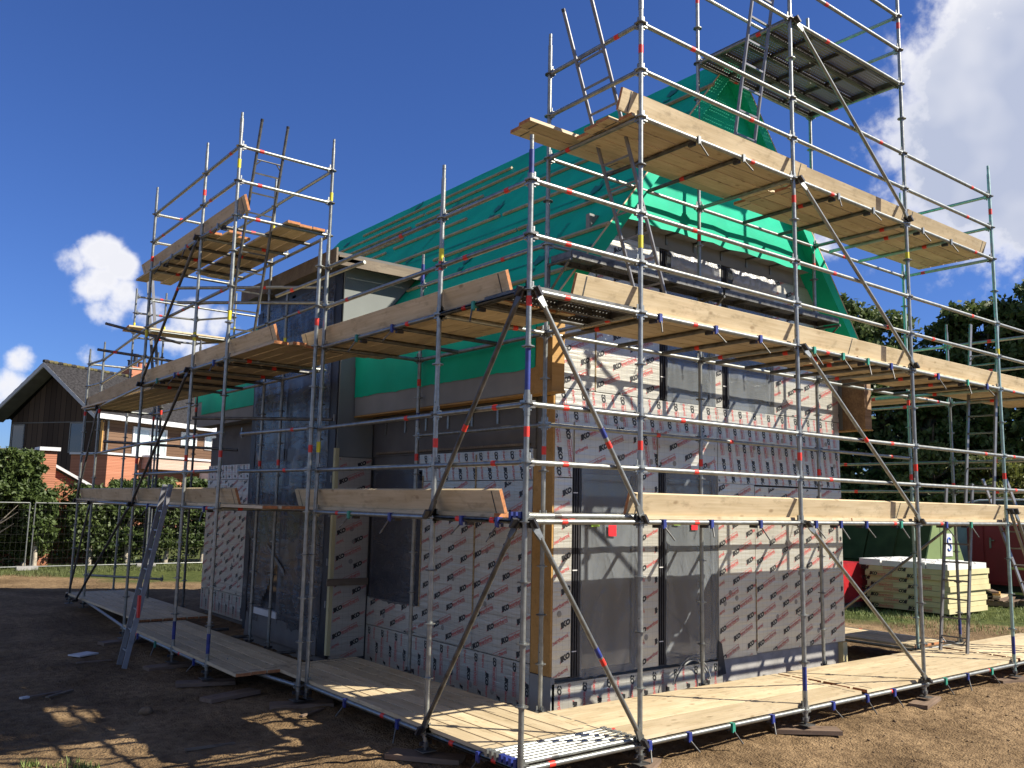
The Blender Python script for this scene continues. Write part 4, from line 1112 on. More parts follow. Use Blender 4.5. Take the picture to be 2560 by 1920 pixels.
mb = MB(); mb.box((1.15, 5.90, .92), (1.81, 5.924, 1.02), WOODG); mb.obj('cross_lath', H)
mb = MB(); mb.box((.98, 5.74, 5.72), (3.0, 9.4, 5.78), GREYD)
mb.box((.95, 5.70, 5.60), (.978, 9.42, 5.83), WOODG); mb.box((1.0, 5.70, 5.58), (2.55, 5.73, 5.73), WOODG); mb.box((1.0, 5.70, 5.64), (1.4, 9.38, 5.698), GREYD)
DR = mb.obj('dormer_roof', H)
xf = 1.205
mb = MB(); mb.box((xf + .01, 5.99, -.1), (xf + .05, 6.26, 5.6), BLACKM); mb.box((xf + .01, 9.0, -.05), (xf + .05, 9.14, 5.6), BLACKM)
mb.box((xf + .012, 7.66, .3), (xf + .05, 7.80, 5.5), BLACKM); mb.box((xf + .012, 6.26, 5.4), (xf + .05, 9.0, 5.6), DARKF); mb.box((xf + .012, 6.26, 2.75), (xf + .05, 9.0, 2.95), DARKF)
mb.box((xf - .02, 7.70, .26), (xf + .05, 8.60, .36), WH); mb.box((xf + .005, 6.3, -.1), (xf + .05, 9.0, .25), GREYD)
for z in (.6, 1.2, 1.9, 2.4, 3.3, 4.4): mb.box((xf - .005, 6.02, z), (xf + .01, 6.06, z + .1), GREYB)
DG = mb.obj('dormer_window', H)
mb = MB(); mb.box((xf + .04, 6.26, .36), (xf + .048, 9.0, 5.4), GLASS); o = mb.obj('pane'); o.parent = DG
film_sheet(DG, Vector((xf, 7.72, .2)), -YV, ZV, 1.52, 5.25, .03, FILMD, seed=11, nx=26, ny=90, ragged=.08)
film_sheet(DG, Vector((xf, 9.12, .15)), -YV, ZV, 1.40, 5.3, .03, FILMD, seed=12, nx=26, ny=90, ragged=.05, cut=lambda a, b: b < .95 and a > .62 + .0 and a > 1.25 - (0.95 - b) * .75)
mb = MB(); mb.prism([(xf - .02, 8.22, 1.42), (xf - .02, 8.17, 1.36), (xf - .02, 7.48, .96), (xf - .02, 7.50, 1.03)], (.01, 0, 0), GREYB); q = mb.obj('loose_lath'); q.parent = DG
# ragged black edge of the membrane on the far side of the dormer window
mb = MB(); V = []; m = 50
for i in range(m + 1):
    z = .1 + 5.3 * i / m; V += [(xf - .004, 9.12 + .05 * noise.noise(Vector((0, z * 2, 4))) + .07, z), (xf - .006, 8.98 + .04 * noise.noise(Vector((0, z * 3, 9))), z)]
mb.add(V, [(2 * i, 2 * i + 1, 2 * i + 3, 2 * i + 2) for i in range(m)], BLACKM, True); q = mb.obj('black_strip'); q.parent = DG
# cable loop on the deck by the foundation
mb = MB(); P = [Vector((4.0 + .35 * math.cos(t), 1.62 + .03 * math.sin(2 * t), .02 + .30 * math.sin(t))) for t in [math.pi * k / 14 for k in range(15)]]
for a, b in zip(P, P[1:]): mb.tube(a, b, .009, GREYB, 6, False)
for a, b in zip(P, P[1:]): mb.tube(a * .0 + Vector((a.x * .9 + .42, a.y + .02, a.z * .85)), Vector((b.x * .9 + .42, b.y + .02, b.z * .85)), .009, GREYB, 6, False)
tag(mb.obj('cable_loop'), 'grey cable loop standing against the foundation behind the boards', 'cable')

# ------------------------------------------------------------ neighbour house, far left
P0 = Vector((7.015, 44.786, 0)); ug = Vector((-.507, .862, 0)); ul = Vector((.862, .507, 0)); ng = Vector((-.862, -.507, 0)); nl = Vector((.507, -.862, 0))
NB = root('brick_house', tuple(P0 + ug * 3.4 + ul * 6 + Vector((0, 0, GZ))), 'neighbouring house with brown timber upper storey, tiled roof and brick ground floor', 'house')
NX = Matrix((ul, ug, Vector((0, 0, 1)))).transposed().to_4x4(); NX.translation = P0     # local: x along the eaves, y across the gable
TILE = mat('dark_roof_tile', (.036, .034, .034), .8, 0, .3, 9, bump=.3, spec=.1)
MOSS = mat('mossy_tile', (.10, .085, .03), .9, 0, .3, 12)


def stripe_mat(name, c1, c2, axis, pitch, gap=.08, rough=.8):
    m = bpy.data.materials.new(name); m.use_nodes = True; nt = m.node_tree; b = nt.nodes['Principled BSDF']; N = nt.nodes.new; L = nt.links.new
    b.inputs['Roughness'].default_value = rough; b.inputs['Specular IOR Level'].default_value = .12
    tc = N('ShaderNodeTexCoord'); sp = N('ShaderNodeSeparateXYZ'); L(tc.outputs['Object'], sp.inputs[0])
    if axis == 'z': src = sp.outputs[2]
    else:
        a = N('ShaderNodeMath'); a.operation = 'ADD'; L(sp.outputs[0], a.inputs[0]); L(sp.outputs[1], a.inputs[1]); src = a.outputs[0]
    mu = N('ShaderNodeMath'); mu.operation = 'DIVIDE'; L(src, mu.inputs[0]); mu.inputs[1].default_value = pitch
    fr = N('ShaderNodeMath'); fr.operation = 'FRACT'; L(mu.outputs[0], fr.inputs[0]); fl = N('ShaderNodeMath'); fl.operation = 'FLOOR'; L(mu.outputs[0], fl.inputs[0])
    wn = N('ShaderNodeTexWhiteNoise'); wn.noise_dimensions = '1D'; L(fl.outputs[0], wn.inputs['W'])
    mx = N('ShaderNodeMixRGB'); L(wn.outputs['Value'], mx.inputs[0]); mx.inputs[1].default_value = (*c1, 1); mx.inputs[2].default_value = (*c2, 1)
    lt = N('ShaderNodeMath'); lt.operation = 'LESS_THAN'; L(fr.outputs[0], lt.inputs[0]); lt.inputs[1].default_value = gap
    m2 = N('ShaderNodeMixRGB'); L(lt.outputs[0], m2.inputs[0]); L(mx.outputs[0], m2.inputs[1]); m2.inputs[2].default_value = (c1[0] * .25, c1[1] * .25, c1[2] * .25, 1)
    L(m2.outputs[0], b.inputs['Base Color']); return m


CLADV = stripe_mat('dark_vertical_cladding', (.045, .032, .024), (.085, .060, .042), 'x', .14)
CLADH = stripe_mat('brown_horizontal_cladding', (.09, .05, .03), (.19, .12, .075), 'z', .17)
BRICK = stripe_mat('orange_brick', (.36, .15, .085), (.44, .19, .115), 'z', .075, .14)
BRICKP = stripe_mat('pink_brick', (.44, .30, .23), (.50, .36, .29), 'z', .075, .1)
def nbox(mb, a, b, m): mb.box(a, b, m, NX)
mb = MB()
mb.add([(0, 0, GZ), (0, 6.8, GZ), (0, 6.8, 6.2), (0, 3.5, 8.9), (0, 0, 6.2), (14, 0, GZ), (14, 6.8, GZ), (14, 6.8, 6.2), (14, 3.5, 8.9), (14, 0, 6.2)],
       [(0, 4, 9, 5)], CLADH, False, NX)
mb.add([(0, 0, GZ), (0, 6.8, GZ), (0, 6.8, 6.2), (0, 3.5, 8.9), (0, 0, 6.2), (14, 0, GZ), (14, 6.8, GZ), (14, 6.8, 6.2), (14, 3.5, 8.9), (14, 0, 6.2)],
       [(0, 1, 2, 3, 4), (1, 6, 7, 2), (5, 9, 8, 7, 6)], CLADV, False, NX)
mb.obj('upper_wall', NB)
mb = MB(); nbox(mb, (-.02, -.1, 6.0), (-.0, 6.7, 6.06), GREYD); mb.obj('wall_lath', NB)
for sgn in (0, 1):
    mb = MB(); n = 44; V = []; Fc = []
    y_e = -.55 if sgn == 0 else 7.45; z_e = 6.28; y_r = 3.5; z_r = 9.25
    cols = 150; rows = 18
    for i in range(cols + 1):
        for j in range(rows + 1):
            x = -1.05 + 15.6 * i / cols; t = j / rows; st = (j % 1) * 0
            V.append((x, y_r + (y_e - y_r) * t, z_r + (z_e - z_r) * t + .03 * math.sin(x * 2 * math.pi / .31) + (.03 if j % 2 else 0)))
    Fc = [(i * (rows + 1) + j, (i + 1) * (rows + 1) + j, (i + 1) * (rows + 1) + j + 1, i * (rows + 1) + j + 1)[::(-1 if sgn == 0 else 1)] for i in range(cols) for j in range(rows)]
    mb.add(V, Fc, TILE, True, NX)
    d = Vector((0, y_e - y_r, z_e - z_r)).normalized(); L_ = math.hypot(y_e - y_r, z_e - z_r)
    rs = mb.obj('roof', NB)
    mb = MB(); mb.add([(-1.06, y_r, z_r - .02), (-1.06, y_e, z_e - .02), (-1.06, y_e, z_e - .24), (-1.06, y_r, z_r - .28), (-.98, y_r, z_r - .02), (-.98, y_e, z_e - .02), (-.98, y_e, z_e - .24), (-.98, y_r, z_r - .28)],
                      [(0, 1, 2, 3), (3, 2, 6, 7), (0, 4, 5, 1), (4, 7, 6, 5)], mat('light_grey_trim', (.42, .43, .43), .6, 0, .05, 4), False, NX)
    mb.add([(-.98, y_r, z_r - .25), (-.98, y_e, z_e - .2), (0, y_e, z_e - .2), (0, y_r, z_r - .25)], [(0, 1, 2, 3)], GREYD, False, NX)
    q = mb.obj('barge_board'); q.parent = rs
mb = MB()
for i in range(52): mb.tube(NX @ Vector((-1.05 + i * .3, 3.5, 9.27)), NX @ Vector((-.78 + i * .3, 3.5, 9.30)), .10, MOSS if i % 3 else TILE, 8)
mb.obj('ridge_tiles', NB)
mb = MB(); nbox(mb, (-1.05, -.72, 6.12), (14.5, -.5, 6.38), WH); mb.obj('gutter', NB)
mb = MB(); mb.tube(NX @ Vector((.25, -.12, 6.2)), NX @ Vector((.25, -.12, 3.9)), .06, GALV, 10); mb.obj('downpipe', NB)
mb = MB(); nbox(mb, (-.03, -.03, 3.9), (.05, .12, 6.1), WOODO); mb.obj('corner_post', NB)
PANEG = mat('curtained_glass', (.45, .52, .50), .15, 0, .15, 3, spec=.8)
for (x0, x1, z0, z1, n) in ((2.1, 4.7, 4.42, 5.95, 2), (5.85, 7.2, 5.02, 5.95, 2), (7.9, 9.2, 5.02, 5.95, 2)):
    mb = MB(); nbox(mb, (x0, -.07, z0), (x1, -.005, z0 + .12), WH); nbox(mb, (x0, -.07, z1 - .12), (x1, -.005, z1), WH)
    for k in range(n + 1): xx = x0 + (x1 - x0 - .1) * k / n; nbox(mb, (xx, -.068, z0 + .12), (xx + .1, -.006, z1 - .12), WH)
    w = mb.obj('window', NB); mb = MB(); nbox(mb, (x0 + .1, -.04, z0 + .12), (x1 - .1, -.03, z1 - .12), PANEG); q = mb.obj('pane'); q.parent = w
for (y0, y1, z0, z1) in ((1.3, 2.3, 4.35, 6.0), (5.7, 6.65, 4.6, 5.95)):
    mb = MB()
    for (a, b, c, d) in ((y0, y1, z0, z0 + .06), (y0, y1, z1 - .06, z1), (y0, y0 + .06, z0 + .06, z1 - .06), (y1 - .06, y1, z0 + .06, z1 - .06)): nbox(mb, (-.06, a, c), (-.005, b, d), GREYB)
    w = mb.obj('window', NB); mb = MB(); nbox(mb, (-.035, y0 + .06, z0 + .06), (-.025, y1 - .06, z1 - .06), GLASS); q = mb.obj('pane'); q.parent = w
mb = MB(); nbox(mb, (4.9, 3.2, 8.8), (6.7, 4.1, 9.9), BRICK); ch = mb.obj('chimney', NB)
for k, h in ((5.1, .35), (5.5, .8), (5.9, .35), (6.3, .4)):
    mb = MB(); mb.tube(NX @ Vector((k, 3.6, 9.9)), NX @ Vector((k, 3.6, 9.9 + h)), .13, BRICK if h < .5 and k > 5.6 else DARK, 10); mb.tube(NX @ Vector((k, 3.6, 9.9 + h)), NX @ Vector((k, 3.6, 9.95 + h)), .18, DARK, 10); q = mb.obj('chimney_pot'); q.parent = ch
mb = MB(); rx = Vector((0, 3.5 + .55, 9.25 - 2.97)).normalized()
d = Vector((0, -4.05, -2.97)).normalized(); nn = Vector((0, -2.97, 4.05)).normalized()
S_ = NX @ (Matrix(((1, 0, 0, 4.6), (0, d.y, nn.y, 3.5), (0, d.z, nn.z, 9.25), (0, 0, 0, 1))))
mb.box((0, 1.6, .02), (1.5, 2.7, .14), GREYB, S_); sk = mb.obj('skylight', NB); mb = MB(); mb.box((.1, 1.72, .142), (1.4, 2.6, .15), mat('sky_glass', (.03, .06, .14), .1, 0, .05, 2, spec=1.0), S_); q = mb.obj('pane'); q.parent = sk
# single storey brick front with white capping
mb = MB(); nbox(mb, (-2.6, -3.2, GZ), (12, -.8, 4.12), BRICK); mb.obj('brick_front', NB)
mb = MB(); nbox(mb, (-2.7, -3.3, 4.12), (12.1, -.8, 4.22), WH); mb.obj('capping', NB)
mb = MB(); nbox(mb, (-.35, -3.9, 3.5), (5.6, -3.2, 4.1), BRICKP); nbox(mb, (-.45, -4.0, 4.1), (5.7, -3.2, 4.2), WH); mb.obj('bay_front', NB)
mb = MB(); nbox(mb, (3.2, -5.2, 3.0), (9, -3.9, 3.42), WH); mb.obj('awning_beam', NB)

# white building behind, at the left edge
mb = MB(); mb.box((-10, 78, GZ), (-.9, 86, 7.6), WH); mb.box((-10, 77.6, 7.6), (-.6, 86, 8.6), GREYB); mb.box((-10, 77.9, 5.4), (-.9, 78, 5.9), GREYB); tag(mb.obj('white_building'), 'plain white building behind the timber house at the left edge', 'building')

# brick garden pillar and lean-to
PL = root('garden_wall', (.3, 27.2, GZ), 'orange brick garden wall with white capped pillar behind the clipped tree', 'wall')
mb = MB(); mb.box((-4.5, 27.0, GZ), (1.02, 27.4, 3.5), BRICK); mb.obj('wall_panel', PL)
mb = MB(); mb.box((-4.5, 26.9, 3.5), (1.02, 27.5, 3.58), GREYD); mb.obj('coping', PL)
mb = MB(); mb.box((1.03, 26.8, GZ), (1.5, 27.5, 3.56), BRICK); mb.obj('pillar', PL)
mb = MB(); mb.box((.95, 26.7, 3.56), (1.58, 27.6, 3.68), WH); mb.obj('pillar_cap', PL)
SH = root('lean_to_shed', (3, 28.5, GZ), 'small brick lean-to with sloping grey roof and white edge beside the pillar', 'shed')
mb = MB(); mb.prism([(1.55, 27.6, GZ), (4.3, 27.6, GZ), (4.3, 27.6, 1.5), (1.55, 27.6, 3.0)], (0, .3, 0), BRICK); mb.obj('wall', SH)
mb = MB(); mb.prism([(1.5, 27.4, 3.1), (4.5, 27.4, 1.45), (4.5, 27.4, 1.55), (1.5, 27.4, 3.2)], (0, .12, 0), WH); mb.obj('verge_board', SH)
mb = MB(); mb.prism([(1.5, 27.53, 3.1), (4.5, 27.53, 1.45), (4.5, 27.53, 1.56), (1.5, 27.53, 3.21)], (0, 4, 0), GREYD); mb.obj('roof', SH)

# ------------------------------------------------------------ foliage
import numpy as np


def leaf_mat(name, c1, c2, sc=.35):
    m = bpy.data.materials.new(name); m.use_nodes = True; nt = m.node_tree; b = nt.nodes['Principled BSDF']; N = nt.nodes.new; L = nt.links.new
    b.inputs['Roughness'].default_value = .55; b.inputs['Specular IOR Level'].default_value = .35
    tc = N('ShaderNodeTexCoord'); n = N('ShaderNodeTexNoise'); n.inputs['Scale'].default_value = sc * 4; n.inputs['Detail'].default_value = 5; L(tc.outputs['Object'], n.inputs['Vector'])
    n2 = N('ShaderNodeTexNoise'); n2.inputs['Scale'].default_value = sc * 60; n2.inputs['Detail'].default_value = 2; L(tc.outputs['Object'], n2.inputs['Vector'])
    a = N('ShaderNodeMath'); a.operation = 'ADD'; L(n.outputs['Fac'], a.inputs[0]); L(n2.outputs['Fac'], a.inputs[1])
    mr = N('ShaderNodeMapRange'); mr.inputs['From Min'].default_value = .75; mr.inputs['From Max'].default_value = 1.25; L(a.outputs[0], mr.inputs['Value'])
    mx = N('ShaderNodeMixRGB'); L(mr.outputs[0], mx.inputs[0]); mx.inputs[1].default_value = (*c1, 1); mx.inputs[2].default_value = (*c2, 1)
    L(mx.outputs[0], b.inputs['Base Color'])
    tr = N('ShaderNodeBsdfTranslucent'); L(mx.outputs[0], tr.inputs['Color']); ms = N('ShaderNodeMixShader'); ms.inputs[0].default_value = .3
    out = nt.nodes['Material Output']; L(b.outputs[0], ms.inputs[1]); L(tr.outputs[0], ms.inputs[2]); L(ms.outputs[0], out.inputs[0])
    return m


LEAFD = leaf_mat('dark_leaves', (.034, .056, .015), (.11, .145, .038)); LEAFM = leaf_mat('mid_leaves', (.035, .060, .014), (.10, .14, .035)); LEAFY = leaf_mat('yellow_green_leaves', (.06, .08, .015), (.19, .20, .05))
LEAFC = leaf_mat('conifer_needles', (.045, .075, .022), (.15, .185, .065)); BARK = mat('bark', (.13, .10, .07), .9, 0, .3, 8, bump=.5); BARKP = mat('pale_bark', (.38, .33, .25), .85, 0, .25, 9, bump=.4)


def leaves(name, parent, centres, n, size, m, seed, flat=.0, droop=0):
    rng = np.random.default_rng(seed)
    C_ = np.array([c[:3] for c in centres]); Rr = np.array([c[3:6] if len(c) > 5 else (c[3],) * 3 for c in centres])
    w = Rr.prod(1) ** .7; idx = rng.choice(len(C_), n, p=w / w.sum())
    d = rng.normal(size=(n, 3)); d /= np.linalg.norm(d, axis=1)[:, None]
    rad = rng.uniform(.15, 1.35, (n, 1))
    p = C_[idx] + d * Rr[idx] * rad
    a = rng.normal(size=(n, 3)); a[:, 2] -= droop; a /= np.linalg.norm(a, axis=1)[:, None]
    b = np.cross(a, d + rng.normal(size=(n, 3)) * .7); b /= np.linalg.norm(b, axis=1)[:, None] + 1e-9
    s = size * rng.uniform(.6, 1.3, (n, 1)); asp = .55
    v = np.stack([p - a * s, p + b * s * asp, p + a * s, p - b * s * asp], 1).reshape(-1, 3)
    me = bpy.data.meshes.new(name); me.vertices.add(4 * n); me.vertices.foreach_set('co', v.ravel().astype(np.float32))
    me.loops.add(4 * n); me.loops.foreach_set('vertex_index', np.arange(4 * n, dtype=np.int32)); me.polygons.add(n)
    me.polygons.foreach_set('loop_start', np.arange(0, 4 * n, 4, dtype=np.int32))
    me.materials.append(m); me.update(calc_edges=True)
    o = bpy.data.objects.new(name, me); COL.objects.link(o)
    if parent is not None: attach(o, parent)
    return o


def branchy(parent, base, h, r, m, seed, n=9, spread=1.2, lean=(0, 0)):
    rg = random.Random(seed); mb = MB(); p = Vector(base); pts = [p.copy()]
    for i in range(7): p = p + Vector((rg.uniform(-.06, .06) * h * .2 + lean[0] * h / 7, rg.uniform(-.06, .06) * h * .2 + lean[1] * h / 7, h / 7)); pts.append(p.copy())
    for i in range(7): mb.tube(pts[i], pts[i + 1], r * (1 - i / 8), m, 9, False, r * (1 - (i + 1) / 8))
    for k in range(n):
        t = rg.uniform(.3, .95); i = int(t * 7); q = pts[i] + (pts[min(i + 1, 7)] - pts[i]) * (t * 7 - i); an = rg.uniform(0, 6.28); l = spread * rg.uniform(.5, 1.1)
        e = q + Vector((math.cos(an) * l, math.sin(an) * l, l * rg.uniform(.3, .9))); mid = (q + e) / 2 + Vector((0, 0, -.1 * l)); mb.tube(q, mid, r * .35, m, 6, False, r * .25); mb.tube(mid, e, r * .25, m, 6, False, r * .1)
    return mb.obj('trunk', parent)


def tree(name, x, y, h, rad, m, seed, label, group, kind='round', n=9000, size=.13, z0=.25, bark=None):
    t = root(name, (x, y, GZ), label, 'tree', group); rg = random.Random(seed); cs = []
    branchy(t, (x, y, GZ), h * .9, .03 * h, bark or BARK, seed, 12, rad * .7)
    if kind == 'cone':
        for k in range(150):
            f = rg.random() ** .75; zz = h * (z0 + (1 - z0) * f); rr = rad * (1 - f) ** .8 * rg.uniform(.35, 1); an = rg.uniform(0, 6.28)
            cs.append((x + math.cos(an) * rr, y + math.sin(an) * rr, GZ + zz - .1 * rr, .12 * rad + .05 * rad * (1 - f), .12 * rad + .05 * rad * (1 - f), .05 * rad + .05))
        cs.append((x, y, GZ + h * .985, .1 * rad, .1 * rad, .2 * rad))
    else:
        for k in range(130):
            an = rg.uniform(0, 6.28); f = rg.random(); zz = h * (z0 + (1 - z0) * f); prof = math.sin(math.pi * min(1, .18 + .80 * f)) ** .6; rr = rad * prof * math.sqrt(rg.random()); q = rad * rg.uniform(.07, .20)
            cs.append((x + math.cos(an) * rr, y + math.sin(an) * rr, GZ + min(zz, h - q * .6), q, q, q * .75))
    leaves('crown', t, cs, n, size, m, seed, droop=.6 if kind == 'cone' else .1)
    leaves('light_sprays', t, cs[::3], n // 5, size * .9, LEAFM if m is not LEAFY else LEAFY, seed + 90, droop=.3)
    return t


TR = 'trees standing beyond the right end of the site'
tree('conifer_tree', 27.0, 14.3, 11.3, 2.6, LEAFC, 1, 'tall conifer rising just right of the green roof verge', TR, 'round', 17000, .14, .1)
tree('conifer_tree', 28.9, 13.1, 10.4, 2.9, LEAFC, 2, 'bushy conifer second from the roof, with uneven top', TR, 'round', 17000, .14, .08)
tree('conifer_tree', 29.5, 11.3, 8.6, 3.0, LEAFC, 3, 'lower conifer in the dip between the uneven topped and the dark broad tree', TR, 'cone', 12000, .15, .05)
tree('broadleaf_tree', 31.0, 9.9, 10.6, 3.2, LEAFD, 4, 'dark broadleaf tree behind the right end of the second deck', TR, 'round', 20000, .15, .15)
tree('broadleaf_tree', 31.5, 6.9, 11.4, 3.4, LEAFD, 5, 'tallest dark broadleaf tree cut by the right frame edge', TR, 'round', 20000, .15, .15)
tree('broadleaf_tree', 33.0, 12.4, 7.6, 3.0, LEAFD, 6, 'low dark tree filling the gap below the conifers', TR, 'round', 14000, .15, .05)
tree('broadleaf_tree', 27.2, 10.2, 4.8, 2.0, LEAFY, 7, 'small yellow green tree in front of the dark trees', TR, 'round', 9000, .10, .1)
tree('broadleaf_tree', 26.0, 7.6, 4.2, 1.7, LEAFY, 8, 'sunlit yellow green bush beside the red container', TR, 'round', 7000, .10, .1)
tree('broadleaf_tree', 25.5, 17.5, 6.0, 2.6, LEAFM, 9, 'mid green tree half hidden behind the house corner', TR, 'round', 9000, .14, .05)
hb = []
for k in range(60): f = random.random(); hb.append((23.8 + 6.5 * f + random.uniform(-.5, .5), 17.5 - 13 * f + random.uniform(-.4, .4), GZ + random.uniform(.2, 2.6), .8, .8, .6))
tag(leaves('hedge', None, hb, 30000, .08, LEAFM, 31), 'long dark hedge behind the site huts on the right', 'hedge')
tag(leaves('tree_belt', None, [(34 + random.uniform(-1, 4), 22 - k * .55, GZ + random.uniform(1, 6.6), 2, 2, 1.4) for k in range(44)], 26000, .2, LEAFD, 33), 'mass of dark woodland closing the view on the right', 'woodland', None, 'stuff')

# clipped trees and hedges on the left
def pleached(x, y, w, z0, z1, seed, label, n=7000, m=None, group='clipped trees along the site fence', bark=None):
    t = root('pleached_tree', (x, y, GZ), label, 'tree', group); branchy(t, (x, y, GZ), z1 * .85, .09, bark or BARKP, seed, 10, w * .35); rg = random.Random(seed)
    cs = [(x + rg.uniform(-w, w) * .48, y + rg.uniform(-.4, .4), rg.uniform(z0 + .12, z1 - .1), .17, .17, .14) for _ in range(int(110 * w))]
    leaves('crown', t, cs, int(n * 1.8), .075, m or LEAFM, seed); return t
pleached(-.45, 26.2, 2.9, 1.7, 3.55, 41, 'dense clipped tree with flat top at the left edge', 16000)
pleached(.95, 26.0, .8, .5, 2.3, 42, 'clipped tree with pale trunk in front of the brick pillar', 4500)
for k, (x, z1, w) in enumerate(((2.7, 2.5, 1.5), (3.9, 2.75, 1.4), (5.2, 2.8, 1.4), (6.5, 2.8, 1.4), (7.8, 2.8, 1.4))):
    pleached(x, 26.6, w, .3, z1, 50 + k, '%s slender shrub tree from the brick pillar behind the fence' % ORD[k + 0].replace('outermost', 'first'), 6000, LEAFM if k % 2 else LEAFD, 'slender shrub trees behind the fence')
for k in range(4):
    x = -2.2 + k * 1.0; pleached(x, 26.9, 1.1, .1, 1.9, 70 + k, 'dark shrub %s from the left below the clipped tree' % ORD[k].replace('outermost', 'first'), 3500, LEAFD, 'dark shrubs below the clipped tree')
hb = [(-5 + 15.5 * random.random(), 27.6 + random.uniform(-.25, .25) if False else 26.85 + random.uniform(-.2, .2), GZ + random.uniform(.1, 2.55), .3, .25, .25) for _ in range(420)]
hb = [c for c in hb if not (c[0] < 1.7 and c[2] > 1.9)]
tag(leaves('hedge', None, hb, 42000, .06, LEAFD, 61), 'dense dark hedge filling the space behind the slender shrub trees on the left', 'hedge')
# twigs high at the far left edge
tw = root('overhanging_branch', (-9.2, 4.0, GZ), 'leafy branch tip entering the sky at the left edge', 'branch')
mb = MB(); mb.tube((-9.6, 4.3, GZ), (-8.9, 4.1, 4.4), .07, BARK, 8, False, .02); mb.tube((-8.9, 4.1, 4.4), (-7.62, 4.4, 5.05), .02, BARK, 6, False, .004); mb.obj('stem', tw)
leaves('twig_leaves', tw, [(-7.72, 4.35, 5.02, .1, .1, .1), (-7.95, 4.3, 4.95, .16, .16, .14), (-8.5, 4.2, 4.8, .3, .3, .25)], 160, .035, LEAFM, 3)

# grass tufts
def tufts(name, pts, n, h, m, label, seed, cat='grass'):
    rng = np.random.default_rng(seed); vs = []; fs = []
    for k in range(n):
        cx, cy, r = pts[rng.integers(len(pts))]; an = rng.uniform(0, 6.28); rr = r * math.sqrt(rng.random()); x = cx + rr * math.cos(an); y = cy + rr * math.sin(an); z = gz(x, y) - .01
        a = rng.uniform(0, 6.28); l = h * rng.uniform(.4, 1.2); w = .006 + .01 * h; dx, dy = math.cos(a), math.sin(a); b = len(vs); ln = rng.uniform(.1, .7) * l
        vs += [(x - dy * w, y + dx * w, z), (x + dy * w, y - dx * w, z), (x + dx * ln, y + dy * ln, z + l)]; fs.append((b, b + 1, b + 2))
    mb = MB(); mb.add(vs, fs, m); tag(mb.obj(name), label, cat, None, 'stuff')
GRASS = mat('grass_blades', (.20, .25, .06), .7, 0, .3, 2, col2=(.08, .11, .02))
tufts('grass', [(random.uniform(13.2, 24), random.uniform(-1, 8), .9) for _ in range(60)], 16000, .09, GRASS, 'tufty grass round the foam stacks on the right', 5)
tufts('grass', [(-3 + 10 * random.random(), random.uniform(23.5, 27), .8) for _ in range(40)], 12000, .13, mat('shade_tinted_grass_blades', (.11, .13, .035), .8, 0, .3, 2, col2=(.04, .05, .012)), 'ragged grass strip along the fence on the left', 6)  # shade along the fence is put into a darker blade colour
tufts('weeds', [(-2.75, 3.0, .16), (-2.6, 2.85, .1), (-3.0, 3.2, .1)], 260, .07, GRASS, 'small green weeds on the sand at the lower left', 7)

# site fence on the left
for k, x0 in enumerate((-6.4, -2.85, .75, 4.3)):
    fr = root('mesh_fence_panel', (x0 + 1.75, 25.45, GZ), 'temporary mesh fence panel, %s from the left, before the hedge' % ORD[k].replace('outermost', 'first'), 'fence', 'temporary fence panels'); mb = MB()
    z0, z1 = GZ + .08, GZ + 2.05; a, b = x0, x0 + 3.45
    for p, q in (((a, z0), (b, z0)), ((a, z1), (b, z1)), ((a, z0 - .1), (a, z1)), ((b, z0 - .1), (b, z1))): mb.tube((p[0], 25.45, p[1]), (q[0], 25.45, q[1]), .021, GALV, 8)
    mb.obj('frame', fr); mb = MB(); x = a + .15
    while x < b: mb.tube((x, 25.45, z0), (x, 25.45, z1), .0018, DARKG, 3, False); x += .15
    z = z0 + .25
    while z < z1: mb.tube((a, 25.452, z), (b, 25.452, z), .0018, DARKG, 3, False); z += .25
    mb.obj('wire_mesh', fr); mb = MB(); mb.box((a - .38, 25.33, GZ - .02), (a + .22, 25.57, GZ + .10), CONC); mb.obj('foot_block', fr)

# ------------------------------------------------------------ material store on the right
def yboard(k, x0, x1, y0, y1, z0, z1, label, group, m=YFOAM, pr=True):
    mb = MB(); dx = random.uniform(-.03, .03); dy = random.uniform(-.03, .03); e = .003
    mb.box((x0 + dx, y0 + dy, z0 + e), (x1 + dx, y1 + dy, z1 - e), m); o = mb.obj('foam_board'); tag(o, label, 'insulation board', group)
    if pr:
        pm = MB(); O = Vector((x0 + dx - .003, 0, 0)); 
        for yy in (6.2, 5.25):
            rev = k % 2
            for vs, fs, c in STAMP:
                if c == 1 and len(vs) > 20 and False: continue
                P = [((-.44 + x) if not rev else (-x), (y if not rev else .075 - y)) for x, y in vs]
                s = 1.35; pm.add([O + YV * (yy - .0 - a * s - (.60 if not rev else 0)) * 1 + ZV * (z0 + .014 + b * 1.3) for a, b in P], fs, (BLACKP, REDP)[c])
        q = pm.obj('printed_lettering'); q.parent = o
    return o
lz = -.17
for k in range(8):
    h = .125; up_ = k >= 4; x1 = 17.85 + (.1 if up_ else 0)
    yboard(k, 15.95, x1, 4.28 - (.03 if up_ else 0), 6.3, lz, lz + h, '%s yellow foam board from the ground in the printed stack' % ORD[k % 7].replace('outermost', 'lowest') if k < 7 else 'topmost yellow foam board of the printed stack', 'yellow foam boards stacked on the grass'); lz += h
for k, (a, b) in enumerate(((4.25, 4.75), (4.78, 5.35), (5.38, 5.85), (5.9, 6.45))):
    mb = MB(); mb.box((15.93, a, lz), (17.85, b, lz + .13 + (k % 2) * .02), WHITEF); tag(mb.obj('foam_pack'), 'white wrapped foam pack on the stack, %s from the right' % ORD[k].replace('outermost', 'first'), 'foam pack', 'white packs on top of the foam stack')
mb = MB(); random.seed(3)
